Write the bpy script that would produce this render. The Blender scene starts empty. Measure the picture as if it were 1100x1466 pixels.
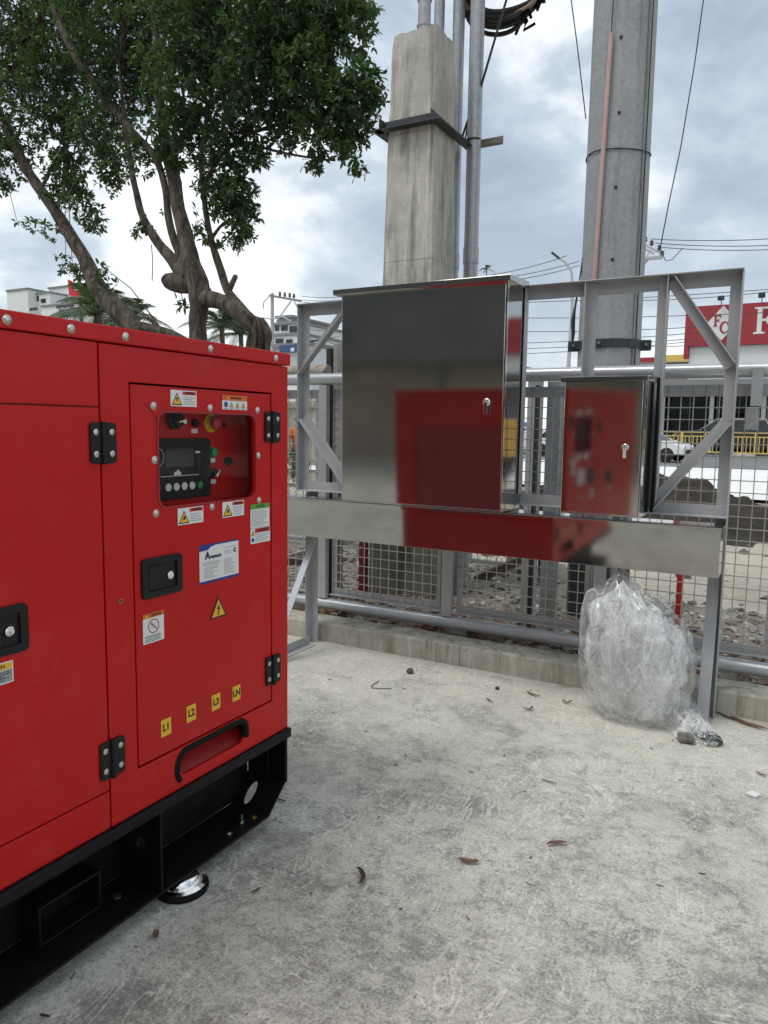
import bpy, bmesh, math, random
import numpy as np
from mathutils import Vector, Matrix, noise
from mathutils.geometry import tessellate_polygon
R = math.radians
random.seed(7); np.random.seed(7)
sc = bpy.context.scene
C = sc.collection
# ------------------------------------------------------------------ camera, sky, sun, exposure
CAM = Vector((0.0, 0.0, 1.5)); FPX = 1063.0
RC = Matrix(((0.873, 0.068, -0.482), (0.487, -0.092, 0.869), (0.015, -0.993, -0.114)))   # columns: right, down, forward
def _orth(m):
    r = Vector(m.col[0]).normalized(); d = Vector(m.col[1]); d = (d - d.dot(r) * r).normalized(); f = r.cross(d)
    return Matrix((r, d, f)).transposed()
RC = _orth(RC)
cam_d = bpy.data.cameras.new('camera'); cam = bpy.data.objects.new('camera', cam_d); C.objects.link(cam)
cam.matrix_world = Matrix.Translation(CAM) @ Matrix((RC.col[0], -RC.col[1], -RC.col[2])).transposed().to_4x4()
cam_d.sensor_fit = 'VERTICAL'; cam_d.sensor_height = 36.0; cam_d.lens = 36.0 * FPX / 1466.0
cam_d.clip_start = 0.05; cam_d.clip_end = 3000
sc.camera = cam
SUN_EL, SUN_ROT = R(62), R(215)
world = bpy.data.worlds.new("World"); sc.world = world; world.use_nodes = True
def build_world():
    nt = world.node_tree; N = nt.nodes; L = nt.links; N.clear()
    out = N.new('ShaderNodeOutputWorld'); bg1 = N.new('ShaderNodeBackground'); bg2 = N.new('ShaderNodeBackground')
    sky = N.new('ShaderNodeTexSky'); sky.sky_type = 'NISHITA'; sky.sun_disc = False
    sky.sun_elevation = SUN_EL; sky.sun_rotation = SUN_ROT
    L.new(sky.outputs[0], bg1.inputs[0]); bg1.inputs[1].default_value = 0.10
    tc = N.new('ShaderNodeTexCoord'); sep = N.new('ShaderNodeSeparateXYZ'); L.new(tc.outputs['Generated'], sep.inputs[0])
    def M(op, a, b=None, clamp=False):
        n = N.new('ShaderNodeMath'); n.operation = op; n.use_clamp = clamp
        for i, x in enumerate((a, b)):
            if x is None: continue
            if isinstance(x, (int, float)): n.inputs[i].default_value = x
            else: L.new(x, n.inputs[i])
        return n.outputs[0]
    z = M('ADD', M('MAXIMUM', sep.outputs[2], 0.0), 0.42)
    cx = M('DIVIDE', sep.outputs[0], z); cy = M('DIVIDE', sep.outputs[1], z)
    cmb = N.new('ShaderNodeCombineXYZ'); L.new(cx, cmb.inputs[0]); L.new(cy, cmb.inputs[1])
    def noise_(scale, detail, rough, dist, off):
        mp = N.new('ShaderNodeMapping'); L.new(cmb.outputs[0], mp.inputs[0]); mp.inputs['Location'].default_value = off
        n = N.new('ShaderNodeTexNoise'); L.new(mp.outputs[0], n.inputs['Vector'])
        n.inputs['Scale'].default_value = scale; n.inputs['Detail'].default_value = detail
        n.inputs['Roughness'].default_value = rough; n.inputs['Distortion'].default_value = dist
        return n.outputs[0]
    a = noise_(1.5, 8, 0.50, 0.35, (2.2, 0.9, 0)); b = noise_(4.2, 9, 0.55, 0.3, (5.1, 2.2, 3))
    mix = M('ADD', M('MULTIPLY', a, 0.66), M('MULTIPLY', b, 0.34))
    cr = N.new('ShaderNodeValToRGB'); L.new(mix, cr.inputs[0])
    e = cr.color_ramp.elements
    e[0].position = 0.38; e[0].color = (0.26, 0.33, 0.42, 1)
    e[1].position = 0.62; e[1].color = (0.98, 0.99, 1.0, 1)
    for p, c in ((0.44, (0.34, 0.41, 0.50, 1)), (0.485, (0.46, 0.53, 0.61, 1)), (0.515, (0.66, 0.715, 0.76, 1)), (0.545, (0.85, 0.885, 0.91, 1))):
        x = e.new(p); x.color = c
    # brighter, whiter low cloud towards the horizon
    hz = N.new('ShaderNodeMix'); hz.data_type = 'RGBA'
    fac = M('MULTIPLY', M('SUBTRACT', 1.0, M('DIVIDE', M('ABSOLUTE', sep.outputs[2]), 0.42), clamp=True), 0.42)
    L.new(fac, hz.inputs[0]); L.new(cr.outputs[0], hz.inputs[6]); hz.inputs[7].default_value = (0.78, 0.83, 0.86, 1)
    L.new(hz.outputs[2], bg2.inputs[0]); bg2.inputs[1].default_value = 1.0
    sh = N.new('ShaderNodeMixShader'); sh.inputs[0].default_value = 0.93
    L.new(bg1.outputs[0], sh.inputs[1]); L.new(bg2.outputs[0], sh.inputs[2]); L.new(sh.outputs[0], out.inputs[0])
build_world()
sun_d = bpy.data.lights.new('sun', 'SUN'); sun_d.energy = 1.35; sun_d.angle = R(26); sun_d.color = (1, 0.965, 0.91)
sun = bpy.data.objects.new('sun', sun_d); C.objects.link(sun)
_s = Vector((math.sin(SUN_ROT) * math.cos(SUN_EL), math.cos(SUN_ROT) * math.cos(SUN_EL), math.sin(SUN_EL)))
sun.rotation_euler = _s.to_track_quat('Z', 'Y').to_euler()
sc.view_settings.view_transform = 'Standard'; sc.view_settings.look = 'None'
sc.view_settings.gamma = 1.0; sc.view_settings.use_curve_mapping = False; sc.view_settings.exposure = 0.42
sc.cycles.max_bounces = 10; sc.cycles.transparent_max_bounces = 40

def at(px, py, Y):                       # the point of depth Y (metres, along world Y) seen at that place of the photograph
    d = RC @ Vector(((px - 550.0) / FPX, (py - 733.0) / FPX, 1.0))
    return CAM + d * (Y / d.y)

# ------------------------------------------------------------------ materials
class NT:
    def __init__(s, name):
        s.mat = bpy.data.materials.new(name); s.mat.use_nodes = True; s.t = s.mat.node_tree
        s.N = s.t.nodes; s.L = s.t.links; s.b = s.N['Principled BSDF']; s.tc = s.N.new('ShaderNodeTexCoord')
        s.out = s.N['Material Output']
    def set(s, **k):
        for n, v in k.items():
            n = n.replace('_', ' ')
            i = s.b.inputs[n]
            if hasattr(v, 'links') or hasattr(v, 'is_linked'): s.L.new(v, i)
            else: i.default_value = (*v, 1) if isinstance(v, tuple) and len(v) == 3 else v
        return s
    def vec(s, scale=(1, 1, 1), loc=(0, 0, 0), rot=(0, 0, 0), src='Object'):
        m = s.N.new('ShaderNodeMapping'); s.L.new(s.tc.outputs[src], m.inputs[0])
        m.inputs['Scale'].default_value = scale; m.inputs['Location'].default_value = loc; m.inputs['Rotation'].default_value = rot
        return m.outputs[0]
    def noise(s, scale, detail=4, rough=0.5, dist=0.0, vec=None):
        n = s.N.new('ShaderNodeTexNoise'); s.L.new(vec or s.vec(), n.inputs['Vector'])
        n.inputs['Scale'].default_value = scale; n.inputs['Detail'].default_value = detail
        n.inputs['Roughness'].default_value = rough; n.inputs['Distortion'].default_value = dist
        return n.outputs[0]
    def voro(s, scale, vec=None, feature='F1', out='Distance'):
        n = s.N.new('ShaderNodeTexVoronoi'); s.L.new(vec or s.vec(), n.inputs['Vector']); n.feature = feature
        n.inputs['Scale'].default_value = scale; return n.outputs[out]
    def ramp(s, fac, stops, interp='LINEAR'):
        r = s.N.new('ShaderNodeValToRGB'); s.L.new(fac, r.inputs[0]); e = r.color_ramp.elements; r.color_ramp.interpolation = interp
        def c4(c): return (c, c, c, 1) if isinstance(c, (int, float)) else (*c, 1)
        e[0].position, e[0].color = stops[0][0], c4(stops[0][1]); e[1].position, e[1].color = stops[-1][0], c4(stops[-1][1])
        for p, c in stops[1:-1]: x = e.new(p); x.color = c4(c)
        return r.outputs[0]
    def mix(s, fac, a, b, mode='MIX'):
        m = s.N.new('ShaderNodeMix'); m.data_type = 'RGBA'; m.blend_type = mode; m.clamp_factor = True
        for i, x in ((0, fac), (6, a), (7, b)):
            if isinstance(x, (int, float)): m.inputs[i].default_value = x if i == 0 else (x, x, x, 1)
            elif isinstance(x, tuple): m.inputs[i].default_value = (*x, 1)
            else: s.L.new(x, m.inputs[i])
        return m.outputs[2]
    def math(s, op, a, b=0.0, clamp=False):
        m = s.N.new('ShaderNodeMath'); m.operation = op; m.use_clamp = clamp
        for i, x in enumerate((a, b)):
            if isinstance(x, (int, float)): m.inputs[i].default_value = x
            else: s.L.new(x, m.inputs[i])
        return m.outputs[0]
    def bump(s, h, strength=0.3, dist=0.01, normal=None):
        b = s.N.new('ShaderNodeBump'); s.L.new(h, b.inputs['Height']); b.inputs['Strength'].default_value = strength
        b.inputs['Distance'].default_value = dist
        if normal: s.L.new(normal, b.inputs['Normal'])
        s.L.new(b.outputs[0], s.b.inputs['Normal']); return b.outputs[0]
M = {}
def plain(name, col, rough=0.5, metal=0.0, var=0.12, scale=8.0, spec=None, bump=0.0, bscale=60.0):
    n = NT(name); v = n.noise(scale, 5, 0.6)
    lo = tuple(c * (1 - var) for c in col); hi = tuple(min(1, c * (1 + var)) for c in col)
    n.set(Base_Color=n.ramp(v, [(0.3, lo), (0.7, hi)]), Metallic=metal)
    n.set(Roughness=n.ramp(n.noise(scale * 2.3, 3), [(0.3, max(0.03, rough - 0.06)), (0.7, min(1, rough + 0.06))]))
    if spec is not None: n.b.inputs['Specular IOR Level'].default_value = spec
    if bump: n.bump(n.noise(bscale, 4, 0.6), bump, 0.004)
    M[name] = n.mat; return n.mat
def build_materials():
    n = NT('red_paint')
    c = n.ramp(n.noise(1.3, 4, 0.55), [(0.3, (0.42, 0.0050, 0.0055)), (0.7, (0.49, 0.0060, 0.0065))])
    dust = n.ramp(n.noise(9, 6, 0.7, 0.4), [(0.52, 0.0), (0.8, 0.05)])
    n.set(Base_Color=n.mix(dust, c, (0.50, 0.34, 0.28)), Roughness=n.ramp(n.noise(3.2, 4), [(0.3, 0.30), (0.7, 0.40)]))
    n.b.inputs['Specular IOR Level'].default_value = 0.28
    b1 = n.bump(n.noise(2.2, 2, 0.5), 0.10, 0.05); n.bump(n.noise(320, 2, 0.5), 0.05, 0.001, b1); M['red'] = n.mat
    plain('red_inner', (0.30, 0.009, 0.012), 0.45)  # darker copy of the red: shade of gaps and recesses put into the colour
    n = NT('black_paint'); n.set(Base_Color=n.ramp(n.noise(5, 6, 0.7), [(0.35, (0.004, 0.004, 0.005)), (0.62, (0.007, 0.007, 0.008)), (0.85, (0.022, 0.020, 0.018))]),
        Roughness=n.ramp(n.noise(14, 4), [(0.3, 0.38), (0.7, 0.6)])); n.b.inputs['Specular IOR Level'].default_value = 0.2; n.bump(n.noise(220, 3), 0.06, 0.001); M['black'] = n.mat
    plain('black_plastic', (0.007, 0.007, 0.008), 0.45, spec=0.3, var=0.2, bump=0.05, bscale=300)
    plain('rubber', (0.008, 0.008, 0.008), 0.75, spec=0.15)
    plain('chrome', (0.75, 0.75, 0.74), 0.12, 1.0, 0.05)
    plain('bolt_metal', (0.55, 0.53, 0.50), 0.28, 1.0, 0.12, 90)
    plain('brass', (0.45, 0.32, 0.10), 0.35, 1.0)
    # stainless sheet: long brushed grain, faint waviness, dull patches and scratches
    for nm, grain in (('stainless', (3.0, 3.0, 260.0)), ('stainless_top', (2.0, 160.0, 160.0))):
        n = NT(nm)
        g = n.noise(1.0, 3, 0.6, 0, n.vec(grain)); big = n.noise(2.2, 4, 0.55); sm = n.noise(12, 5, 0.65, 0.6)
        col = n.ramp(big, [(0.3, (0.36, 0.355, 0.34)), (0.7, (0.46, 0.45, 0.425))])
        sc_ = n.ramp(n.voro(7, n.vec((1, 1, 1.0), rot=(0.3, 0.5, 0.8)), 'DISTANCE_TO_EDGE'), [(0.0, 1.0), (0.006, 0.0)])
        scm = n.math('MULTIPLY', sc_, n.ramp(n.noise(1.7, 3), [(0.60, 0.0), (0.68, 0.5)]))
        col = n.mix(scm, col, (0.75, 0.74, 0.72))
        n.set(Base_Color=col, Metallic=0.975)
        r = n.math('ADD', n.ramp(sm, [(0.35, 0.015), (0.7, 0.055)]), n.math('MULTIPLY', g, 0.035))
        n.set(Roughness=r)
        h = n.math('ADD', n.math('MULTIPLY', g, 0.04), n.math('MULTIPLY', n.noise(1.6, 2, 0.5), 1.4))
        n.bump(h, 0.05, 0.02); M[nm] = n.mat
    n = NT('frame_paint')
    c = n.ramp(n.noise(6, 6, 0.65), [(0.3, (0.31, 0.314, 0.325)), (0.7, (0.40, 0.404, 0.415))])
    c = n.mix(n.ramp(n.noise(30, 5, 0.7), [(0.66, 0.0), (0.76, 0.5)]), c, (0.16, 0.15, 0.14))
    c = n.mix(n.ramp(n.noise(17, 8, 0.75, 0.3, n.vec(loc=(5, 3, 1))), [(0.66, 0.0), (0.72, 0.55)]), c, (0.20, 0.11, 0.07))
    c = n.mix(n.ramp(n.noise(5, 8, 0.7, 0.3, n.vec((1, 1, .4), loc=(2, 3, 1))), [(0.52, 0.0), (0.66, 0.35)]), c, (0.42, 0.42, 0.42))
    n.set(Base_Color=c, Roughness=0.42); n.bump(n.noise(140, 3), 0.12, 0.001); M['frame'] = n.mat
    n = NT('rail_paint')
    c = n.ramp(n.noise(5, 6, 0.65, 0.5), [(0.3, (0.40, 0.41, 0.43)), (0.7, (0.52, 0.53, 0.545))])
    n.set(Base_Color=c, Roughness=0.28, Metallic=0.35); n.bump(n.noise(40, 4), 0.12, 0.002); M['rail'] = n.mat
    n = NT('galvanised')
    v = n.voro(45, out='Color'); c = n.mix(0.5, n.ramp(n.noise(6, 6, 0.6), [(0.3, (0.30, 0.31, 0.32)), (0.7, (0.42, 0.43, 0.44))]), v, 'SOFT_LIGHT')
    n.set(Base_Color=n.mix(0.55, c, (0.36, 0.37, 0.38)), Roughness=0.42, Metallic=0.55); M['galv'] = n.mat
    plain('wire', (0.42, 0.41, 0.37), 0.4, 0.4)
    # concrete family
    def concrete(name, dark, light, stain, streak=False, s=1.0, bumpst=0.35):
        n = NT(name)
        a = n.noise(1.6 * s, 8, 0.62, 0.5); b = n.noise(9 * s, 7, 0.7, 0.3); f = n.noise(90, 4, 0.7)
        c = n.ramp(n.math('ADD', n.math('MULTIPLY', a, 0.6), n.math('MULTIPLY', b, 0.4)), [(0.36, dark), (0.62, light)])
        c = n.mix(n.ramp(f, [(0.62, 0.0), (0.75, 0.5)]), c, tuple(x * 0.6 for x in dark))
        if streak:
            st = n.noise(3.0, 6, 0.6, 0.3, n.vec((4, 4, 0.35)))
            c = n.mix(n.ramp(st, [(0.50, 0.0), (0.68, 0.85)]), c, stain)
            st2 = n.noise(3.0, 6, 0.6, 0.3, n.vec((5, 5, 0.5), loc=(4, 2, 7)))
            c = n.mix(n.ramp(st2, [(0.56, 0.0), (0.7, 0.6)]), c, tuple(min(1, x * 1.35) for x in light))
        else:
            c = n.mix(n.ramp(n.noise(3.1, 7, 0.7, 1.0), [(0.56, 0.0), (0.7, 0.7)]), c, stain)
        pits = n.ramp(n.voro(26), [(0.05, 0.0), (0.14, 1.0)])
        pm = n.ramp(n.noise(11, 2), [(0.52, 1.0), (0.60, 0.0)])
        pits = n.math('MAXIMUM', pits, pm)
        c = n.mix(pits, tuple(x * 0.45 for x in dark), c)
        n.set(Base_Color=c, Roughness=0.9)
        n.bump(n.math('ADD', n.math('MULTIPLY', pits, 0.6), n.math('ADD', b, n.math('MULTIPLY', f, 0.5))), bumpst, 0.012)
        M[name] = n.mat
    concrete('column_concrete', (0.31, 0.30, 0.27), (0.55, 0.53, 0.465), (0.17, 0.16, 0.14), True)
    concrete('kerb_concrete', (0.25, 0.242, 0.205), (0.44, 0.422, 0.35), (0.15, 0.145, 0.09), True)
    concrete('old_concrete', (0.17, 0.165, 0.15), (0.33, 0.32, 0.29), (0.10, 0.095, 0.085), True)
    concrete('stained_base', (0.10, 0.10, 0.085), (0.20, 0.19, 0.16), (0.045, 0.05, 0.04), True)
    # spun pole: pale grey mottled
    n = NT('pole_concrete')
    f = n.noise(32, 7, 0.72); a = n.noise(3, 6, 0.6, 0.5)
    c = n.ramp(f, [(0.34, (0.235, 0.25, 0.256)), (0.66, (0.345, 0.36, 0.366))])
    c = n.mix(n.ramp(a, [(0.35, 0.0), (0.7, 0.55)]), c, (0.37, 0.385, 0.39))
    c = n.mix(n.ramp(n.noise(2, 5, 0.6, 0.2, n.vec((7, 7, 0.5))), [(0.56, 0.0), (0.7, 0.5)]), c, (0.13, 0.14, 0.145))
    n.set(Base_Color=c, Roughness=0.7, Metallic=0.0); n.bump(f, 0.2, 0.005); M['pole'] = n.mat
    # yard slab
    n = NT('slab')
    big = n.noise(0.55, 5, 0.55, 0.6); med = n.noise(2.6, 9, 0.68, 1.2); sml = n.noise(14, 8, 0.72, 0.8); fin = n.noise(110, 5, 0.8); vfin = n.noise(420, 3, 0.8)
    crisp = n.noise(3.4, 15, 0.84, 0.3, n.vec(loc=(6, 2, 4))); crisp2 = n.noise(13, 14, 0.86, 0.15, n.vec(loc=(1, 9, 4))); crisp3 = n.noise(42, 10, 0.85, 0.1, n.vec(loc=(1, 9, 4)))
    mixv = n.math('ADD', n.math('MULTIPLY', big, 0.55), n.math('MULTIPLY', med, 0.45))
    c = n.ramp(mixv, [(0.40, (0.20, 0.197, 0.175)), (0.48, (0.30, 0.294, 0.255)), (0.54, (0.41, 0.40, 0.342)), (0.60, (0.51, 0.49, 0.41))])
    c = n.mix(n.math('MULTIPLY', n.ramp(crisp, [(0.495, 0.0), (0.52, 0.85)]), n.ramp(big, [(0.36, 0.4), (0.58, 1.0)])), c, (0.50, 0.49, 0.42))
    c = n.mix(n.ramp(crisp, [(0.43, 0.8), (0.465, 0.0)]), c, (0.175, 0.172, 0.155))
    c = n.mix(n.ramp(crisp2, [(0.52, 0.0), (0.55, 0.40)]), c, (0.60, 0.59, 0.52))
    c = n.mix(n.ramp(crisp2, [(0.44, 0.6), (0.475, 0.0)]), c, (0.155, 0.152, 0.135))
    c = n.mix(n.ramp(crisp3, [(0.43, 0.40), (0.47, 0.0)]), c, (0.16, 0.156, 0.14))
    c = n.mix(n.ramp(crisp3, [(0.53, 0.0), (0.57, 0.35)]), c, (0.68, 0.67, 0.60))
    # cream cement dust towards the kerb
    sep = n.N.new('ShaderNodeSeparateXYZ'); n.L.new(n.tc.outputs['Object'], sep.inputs[0])
    near_kerb = n.math('ADD', sep.outputs[1], n.math('MULTIPLY', n.math('SUBTRACT', med, 0.5), 5.0))
    kf = n.ramp(n.math('DIVIDE', near_kerb, 5.0), [(0.48, 0.0), (0.72, 0.62)])
    c = n.mix(kf, c, (0.55, 0.53, 0.45))
    # trowel swirls: curved scratch lines from distorted ridged noise
    def swirl(scale, dist, loc, th, msk_s, msk, amt, c, col, st=(1, 1, 1), rot=0):
        r = n.noise(scale, 3, 0.5, dist, n.vec(st, loc=loc, rot=(0, 0, rot)))
        k = n.ramp(n.math('ABSOLUTE', n.math('SUBTRACT', r, 0.5)), [(0.0, 1.0), (th, 0.0)])
        k = n.math('MULTIPLY', k, n.ramp(n.noise(msk_s, 5, 0.65, 0.4, n.vec(loc=loc)), [(msk, 0.0), (msk + 0.14, amt)]))
        k = n.math('MULTIPLY', k, n.ramp(fin, [(0.38, 0.15), (0.55, 1.0)]))
        return n.mix(k, c, col)
    c = swirl(6, 3.0, (1, 2, 0), 0.030, 1.6, 0.44, 1.0, c, (0.72, 0.70, 0.62), (1, .45, 1), .5)
    c = swirl(9, 2.4, (4, 7, 0), 0.024, 2.0, 0.45, 1.0, c, (0.70, 0.68, 0.60), (.5, 1, 1), -.4)
    c = swirl(7, 3.4, (9, 3, 0), 0.025, 1.7, 0.50, 0.6, c, (0.17, 0.165, 0.145), (1, .5, 1), 1.1)
    c = swirl(15, 2.0, (14, 1, 0), 0.03, 2.6, 0.50, 0.5, c, (0.52, 0.50, 0.44), (1, .6, 1), .2)
    cw = n.N.new('ShaderNodeVectorMath'); cw.operation = 'ADD'; nn_ = n.N.new('ShaderNodeTexNoise'); n.L.new(n.vec(), nn_.inputs[0]); nn_.inputs['Scale'].default_value = 3.5; nn_.inputs['Detail'].default_value = 8
    n.L.new(n.vec((1, 1, 1), loc=(.3, .8, 0)), cw.inputs[0]); n.L.new(nn_.outputs['Color'], cw.inputs[1])
    ck = n.ramp(n.voro(0.55, cw.outputs[0], 'DISTANCE_TO_EDGE'), [(0.0, 1.0), (0.0035, 0.0)])
    c = n.mix(n.math('MULTIPLY', ck, n.ramp(med, [(0.42, 0.0), (0.55, 0.6)])), c, (0.12, 0.115, 0.10))
    # long pale scrapes
    for rot, loc, th in ((0.9, 1.0, 0.020), (-0.5, 6.0, 0.016), (1.9, 3.0, 0.014)):
        v = n.vec((2.2, 0.35, 1), loc=(loc, loc * 0.7, 0), rot=(0, 0, rot))
        s_ = n.noise(1.4, 5, 0.6, 0.3, v)
        line = n.ramp(n.math('ABSOLUTE', n.math('SUBTRACT', s_, 0.5)), [(0.0, 1.0), (th * 0.35, 0.0)])
        line = n.math('MULTIPLY', line, n.ramp(n.noise(1.6, 4, 0.6, 0, n.vec(loc=(loc, 1, 2))), [(0.56, 0.0), (0.66, 0.7)]))
        c = n.mix(line, c, (0.58, 0.56, 0.50))
    # white spatter, dark stains, damp grey blotches
    c = n.mix(n.math('MULTIPLY', n.ramp(fin, [(0.50, 0.0), (0.60, 0.75)]), n.ramp(med, [(0.40, 0.25), (0.6, 1.0)])), c, (0.62, 0.60, 0.53))
    c = n.mix(n.ramp(vfin, [(0.55, 0.0), (0.68, 0.45)]), c, (0.66, 0.64, 0.58))
    c = n.mix(n.ramp(fin, [(0.34, 0.75), (0.46, 0.0)]), c, (0.12, 0.115, 0.10))
    c = n.mix(n.ramp(n.noise(4.2, 9, 0.75, 0.5, n.vec(loc=(3, 8, 1))), [(0.57, 0.0), (0.68, 0.62)]), c, (0.155, 0.152, 0.138))
    c = n.mix(n.ramp(n.noise(9, 7, 0.75, 0.4, n.vec(loc=(13, 8, 1))), [(0.66, 0.0), (0.74, 0.6)]), c, (0.105, 0.098, 0.085))
    c = n.mix(n.ramp(n.noise(7, 8, 0.8, 0.5, n.vec(loc=(23, 4, 1))), [(0.60, 0.0), (0.72, 0.55)]), c, (0.56, 0.55, 0.50))
    rust = n.math('MULTIPLY', n.ramp(n.noise(19, 4, 0.7), [(0.66, 0.0), (0.72, 0.5)]), n.ramp(n.noise(0.9, 2), [(0.5, 0.0), (0.6, 0.5)]))
    c = n.mix(rust, c, (0.30, 0.17, 0.09))
    n.set(Base_Color=c, Roughness=n.ramp(sml, [(0.3, 0.72), (0.7, 0.92)]))
    h = n.math('ADD', n.math('ADD', n.math('MULTIPLY', crisp2, 1.4), n.math('MULTIPLY', fin, 0.6)), n.math('ADD', n.math('MULTIPLY', vfin, 0.25), n.math('MULTIPLY', med, 1.6)))
    n.bump(h, 0.45, 0.008); M['slab'] = n.mat
    # soils
    def soil(name, a, b, cc, s=1.0, bs=0.8):
        n = NT(name); v = n.noise(1.1 * s, 8, 0.7, 0.5); w = n.noise(18 * s, 7, 0.75, 0.4)
        c = n.ramp(n.math('ADD', n.math('MULTIPLY', v, 0.5), n.math('MULTIPLY', w, 0.5)), [(0.38, a), (0.5, b), (0.62, cc)])
        c = n.mix(n.ramp(n.voro(38 * s), [(0.1, 0.35), (0.35, 0.0)]), c, tuple(min(1, x * 1.6) for x in cc))
        n.set(Base_Color=c, Roughness=0.95); n.bump(n.math('ADD', w, n.noise(80, 4, 0.8)), bs, 0.02); M[name] = n.mat
    soil('earth', (0.12, 0.105, 0.085), (0.24, 0.215, 0.175), (0.36, 0.33, 0.27))
    soil('sand', (0.34, 0.305, 0.24), (0.44, 0.40, 0.32), (0.52, 0.48, 0.40), 0.7, 0.35)
    soil('mound_soil', (0.022, 0.018, 0.014), (0.042, 0.033, 0.025), (0.075, 0.060, 0.045), 1.4, 1.0)
    soil('new_slab', (0.66, 0.66, 0.64), (0.74, 0.74, 0.72), (0.80, 0.80, 0.78), 0.4, 0.1)
    soil('asphalt', (0.13, 0.135, 0.14), (0.165, 0.17, 0.172), (0.20, 0.20, 0.20), 0.5, 0.2)
    n = NT('rock'); oi = n.N.new('ShaderNodeNewGeometry')
    c = n.ramp(oi.outputs['Random Per Island'], [(0.0, (0.07, 0.06, 0.05)), (0.35, (0.17, 0.15, 0.125)), (0.7, (0.28, 0.265, 0.235)), (0.93, (0.42, 0.40, 0.36)), (1.0, (0.60, 0.58, 0.54))])
    n.set(Base_Color=n.mix(n.noise(60, 4), c, 0.05, 'MULTIPLY') if False else c, Roughness=0.9); n.bump(n.noise(70, 4, 0.7), 0.5, 0.01); M['rock'] = n.mat
    n = NT('dry_leaf'); oi = n.N.new('ShaderNodeNewGeometry')
    c = n.ramp(oi.outputs['Random Per Island'], [(0.0, (0.09, 0.04, 0.025)), (0.5, (0.20, 0.085, 0.045)), (1.0, (0.30, 0.19, 0.10))])
    n.set(Base_Color=c, Roughness=0.6); M['dry_leaf'] = n.mat
    plain('pod', (0.14, 0.065, 0.042), 0.55, var=0.35, scale=40); plain('pod_dark', (0.055, 0.032, 0.022), 0.5, var=0.3, scale=40)
    # foliage
    def leafmat(name, a, b, cc, trans=0.25):
        n = NT(name); g = n.N.new('ShaderNodeNewGeometry')
        c = n.ramp(g.outputs['Random Per Island'], [(0.0, a), (0.55, b), (0.86, b), (0.93, cc), (0.975, cc), (0.99, (cc[0] * 2.0, cc[1] * 1.35, cc[2])), (1.0, (0.16, 0.12, 0.05))])
        c = n.mix(n.ramp(n.noise(0.9, 3, 0.5), [(0.45, 0.0), (0.65, 0.5)]), c, cc)
        n.set(Base_Color=c, Roughness=0.38)
        tr = n.N.new('ShaderNodeBsdfTranslucent'); n.L.new(n.mix(0.5, c, (0.10, 0.20, 0.02)), tr.inputs[0])
        ms = n.N.new('ShaderNodeMixShader'); ms.inputs[0].default_value = trans
        n.L.new(n.b.outputs[0], ms.inputs[1]); n.L.new(tr.outputs[0], ms.inputs[2]); n.L.new(ms.outputs[0], n.out.inputs[0]); M[name] = n.mat
    leafmat('leaf', (0.018, 0.045, 0.022), (0.040, 0.085, 0.040), (0.11, 0.18, 0.055), 0.36)
    leafmat('palm_leaf', (0.03, 0.06, 0.02), (0.055, 0.095, 0.04), (0.09, 0.14, 0.06), 0.2)
    n = NT('bark'); st = n.noise(4, 7, 0.7, 0.8, n.vec((3, 3, 0.8)))
    c = n.ramp(st, [(0.38, (0.038, 0.028, 0.021)), (0.5, (0.105, 0.082, 0.062)), (0.62, (0.20, 0.168, 0.132))])
    c = n.mix(n.ramp(n.noise(2.3, 5), [(0.55, 0.0), (0.7, 0.4)]), c, (0.07, 0.08, 0.045))
    n.set(Base_Color=c, Roughness=0.92); n.bump(n.math('ADD', st, n.noise(30, 5, 0.7, 0.3, n.vec((3, 3, 0.6)))), 0.8, 0.04); M['bark'] = n.mat
    # stickers and prints
    plain('print_white', (0.68, 0.68, 0.66), 0.4, var=0.04); plain('print_black', (0.015, 0.015, 0.015), 0.45)
    plain('print_yellow', (0.72, 0.42, 0.02), 0.4, var=0.05); plain('print_red', (0.42, 0.015, 0.02), 0.45)
    plain('print_orange', (0.60, 0.13, 0.02), 0.45); plain('print_green', (0.10, 0.30, 0.04), 0.45)
    plain('print_blue', (0.015, 0.03, 0.22), 0.4); plain('print_grey', (0.30, 0.31, 0.31), 0.5); plain('print_ink', (0.012, 0.012, 0.05), 0.4)
    plain('button_green', (0.01, 0.23, 0.06), 0.3); plain('knob_yellow', (0.62, 0.42, 0.02), 0.35); plain('led_screen', (0.020, 0.024, 0.026), 0.12)
    plain('pink_pipe', (0.50, 0.34, 0.30), 0.5, var=0.1); plain('cable_black', (0.012, 0.012, 0.013), 0.5); plain('cable_tan', (0.38, 0.24, 0.16), 0.5)
    plain('dark_red', (0.13, 0.008, 0.010), 0.5, var=0.2); plain('red_steel', (0.50, 0.012, 0.012), 0.45, var=0.15); plain('dark_steel', (0.045, 0.045, 0.05), 0.55, 0.3, var=0.3, scale=25, bump=0.2)
    plain('timber', (0.085, 0.065, 0.045), 0.85, var=0.4, scale=20, bump=0.4)
    n = NT('rusty_pipe'); a = n.noise(5, 7, 0.7, 0.6)
    n.set(Base_Color=n.ramp(a, [(0.40, (0.42, 0.40, 0.36)), (0.52, (0.30, 0.26, 0.21)), (0.58, (0.22, 0.075, 0.03)), (0.7, (0.12, 0.04, 0.02))]), Roughness=0.8); M['rusty'] = n.mat
    # glass and clear plastic
    n = NT('clear_pane'); tr = n.N.new('ShaderNodeBsdfTransparent'); tr.inputs[0].default_value = (0.93, 0.93, 0.93, 1)
    gl = n.N.new('ShaderNodeBsdfGlossy'); gl.inputs['Roughness'].default_value = 0.04
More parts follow.
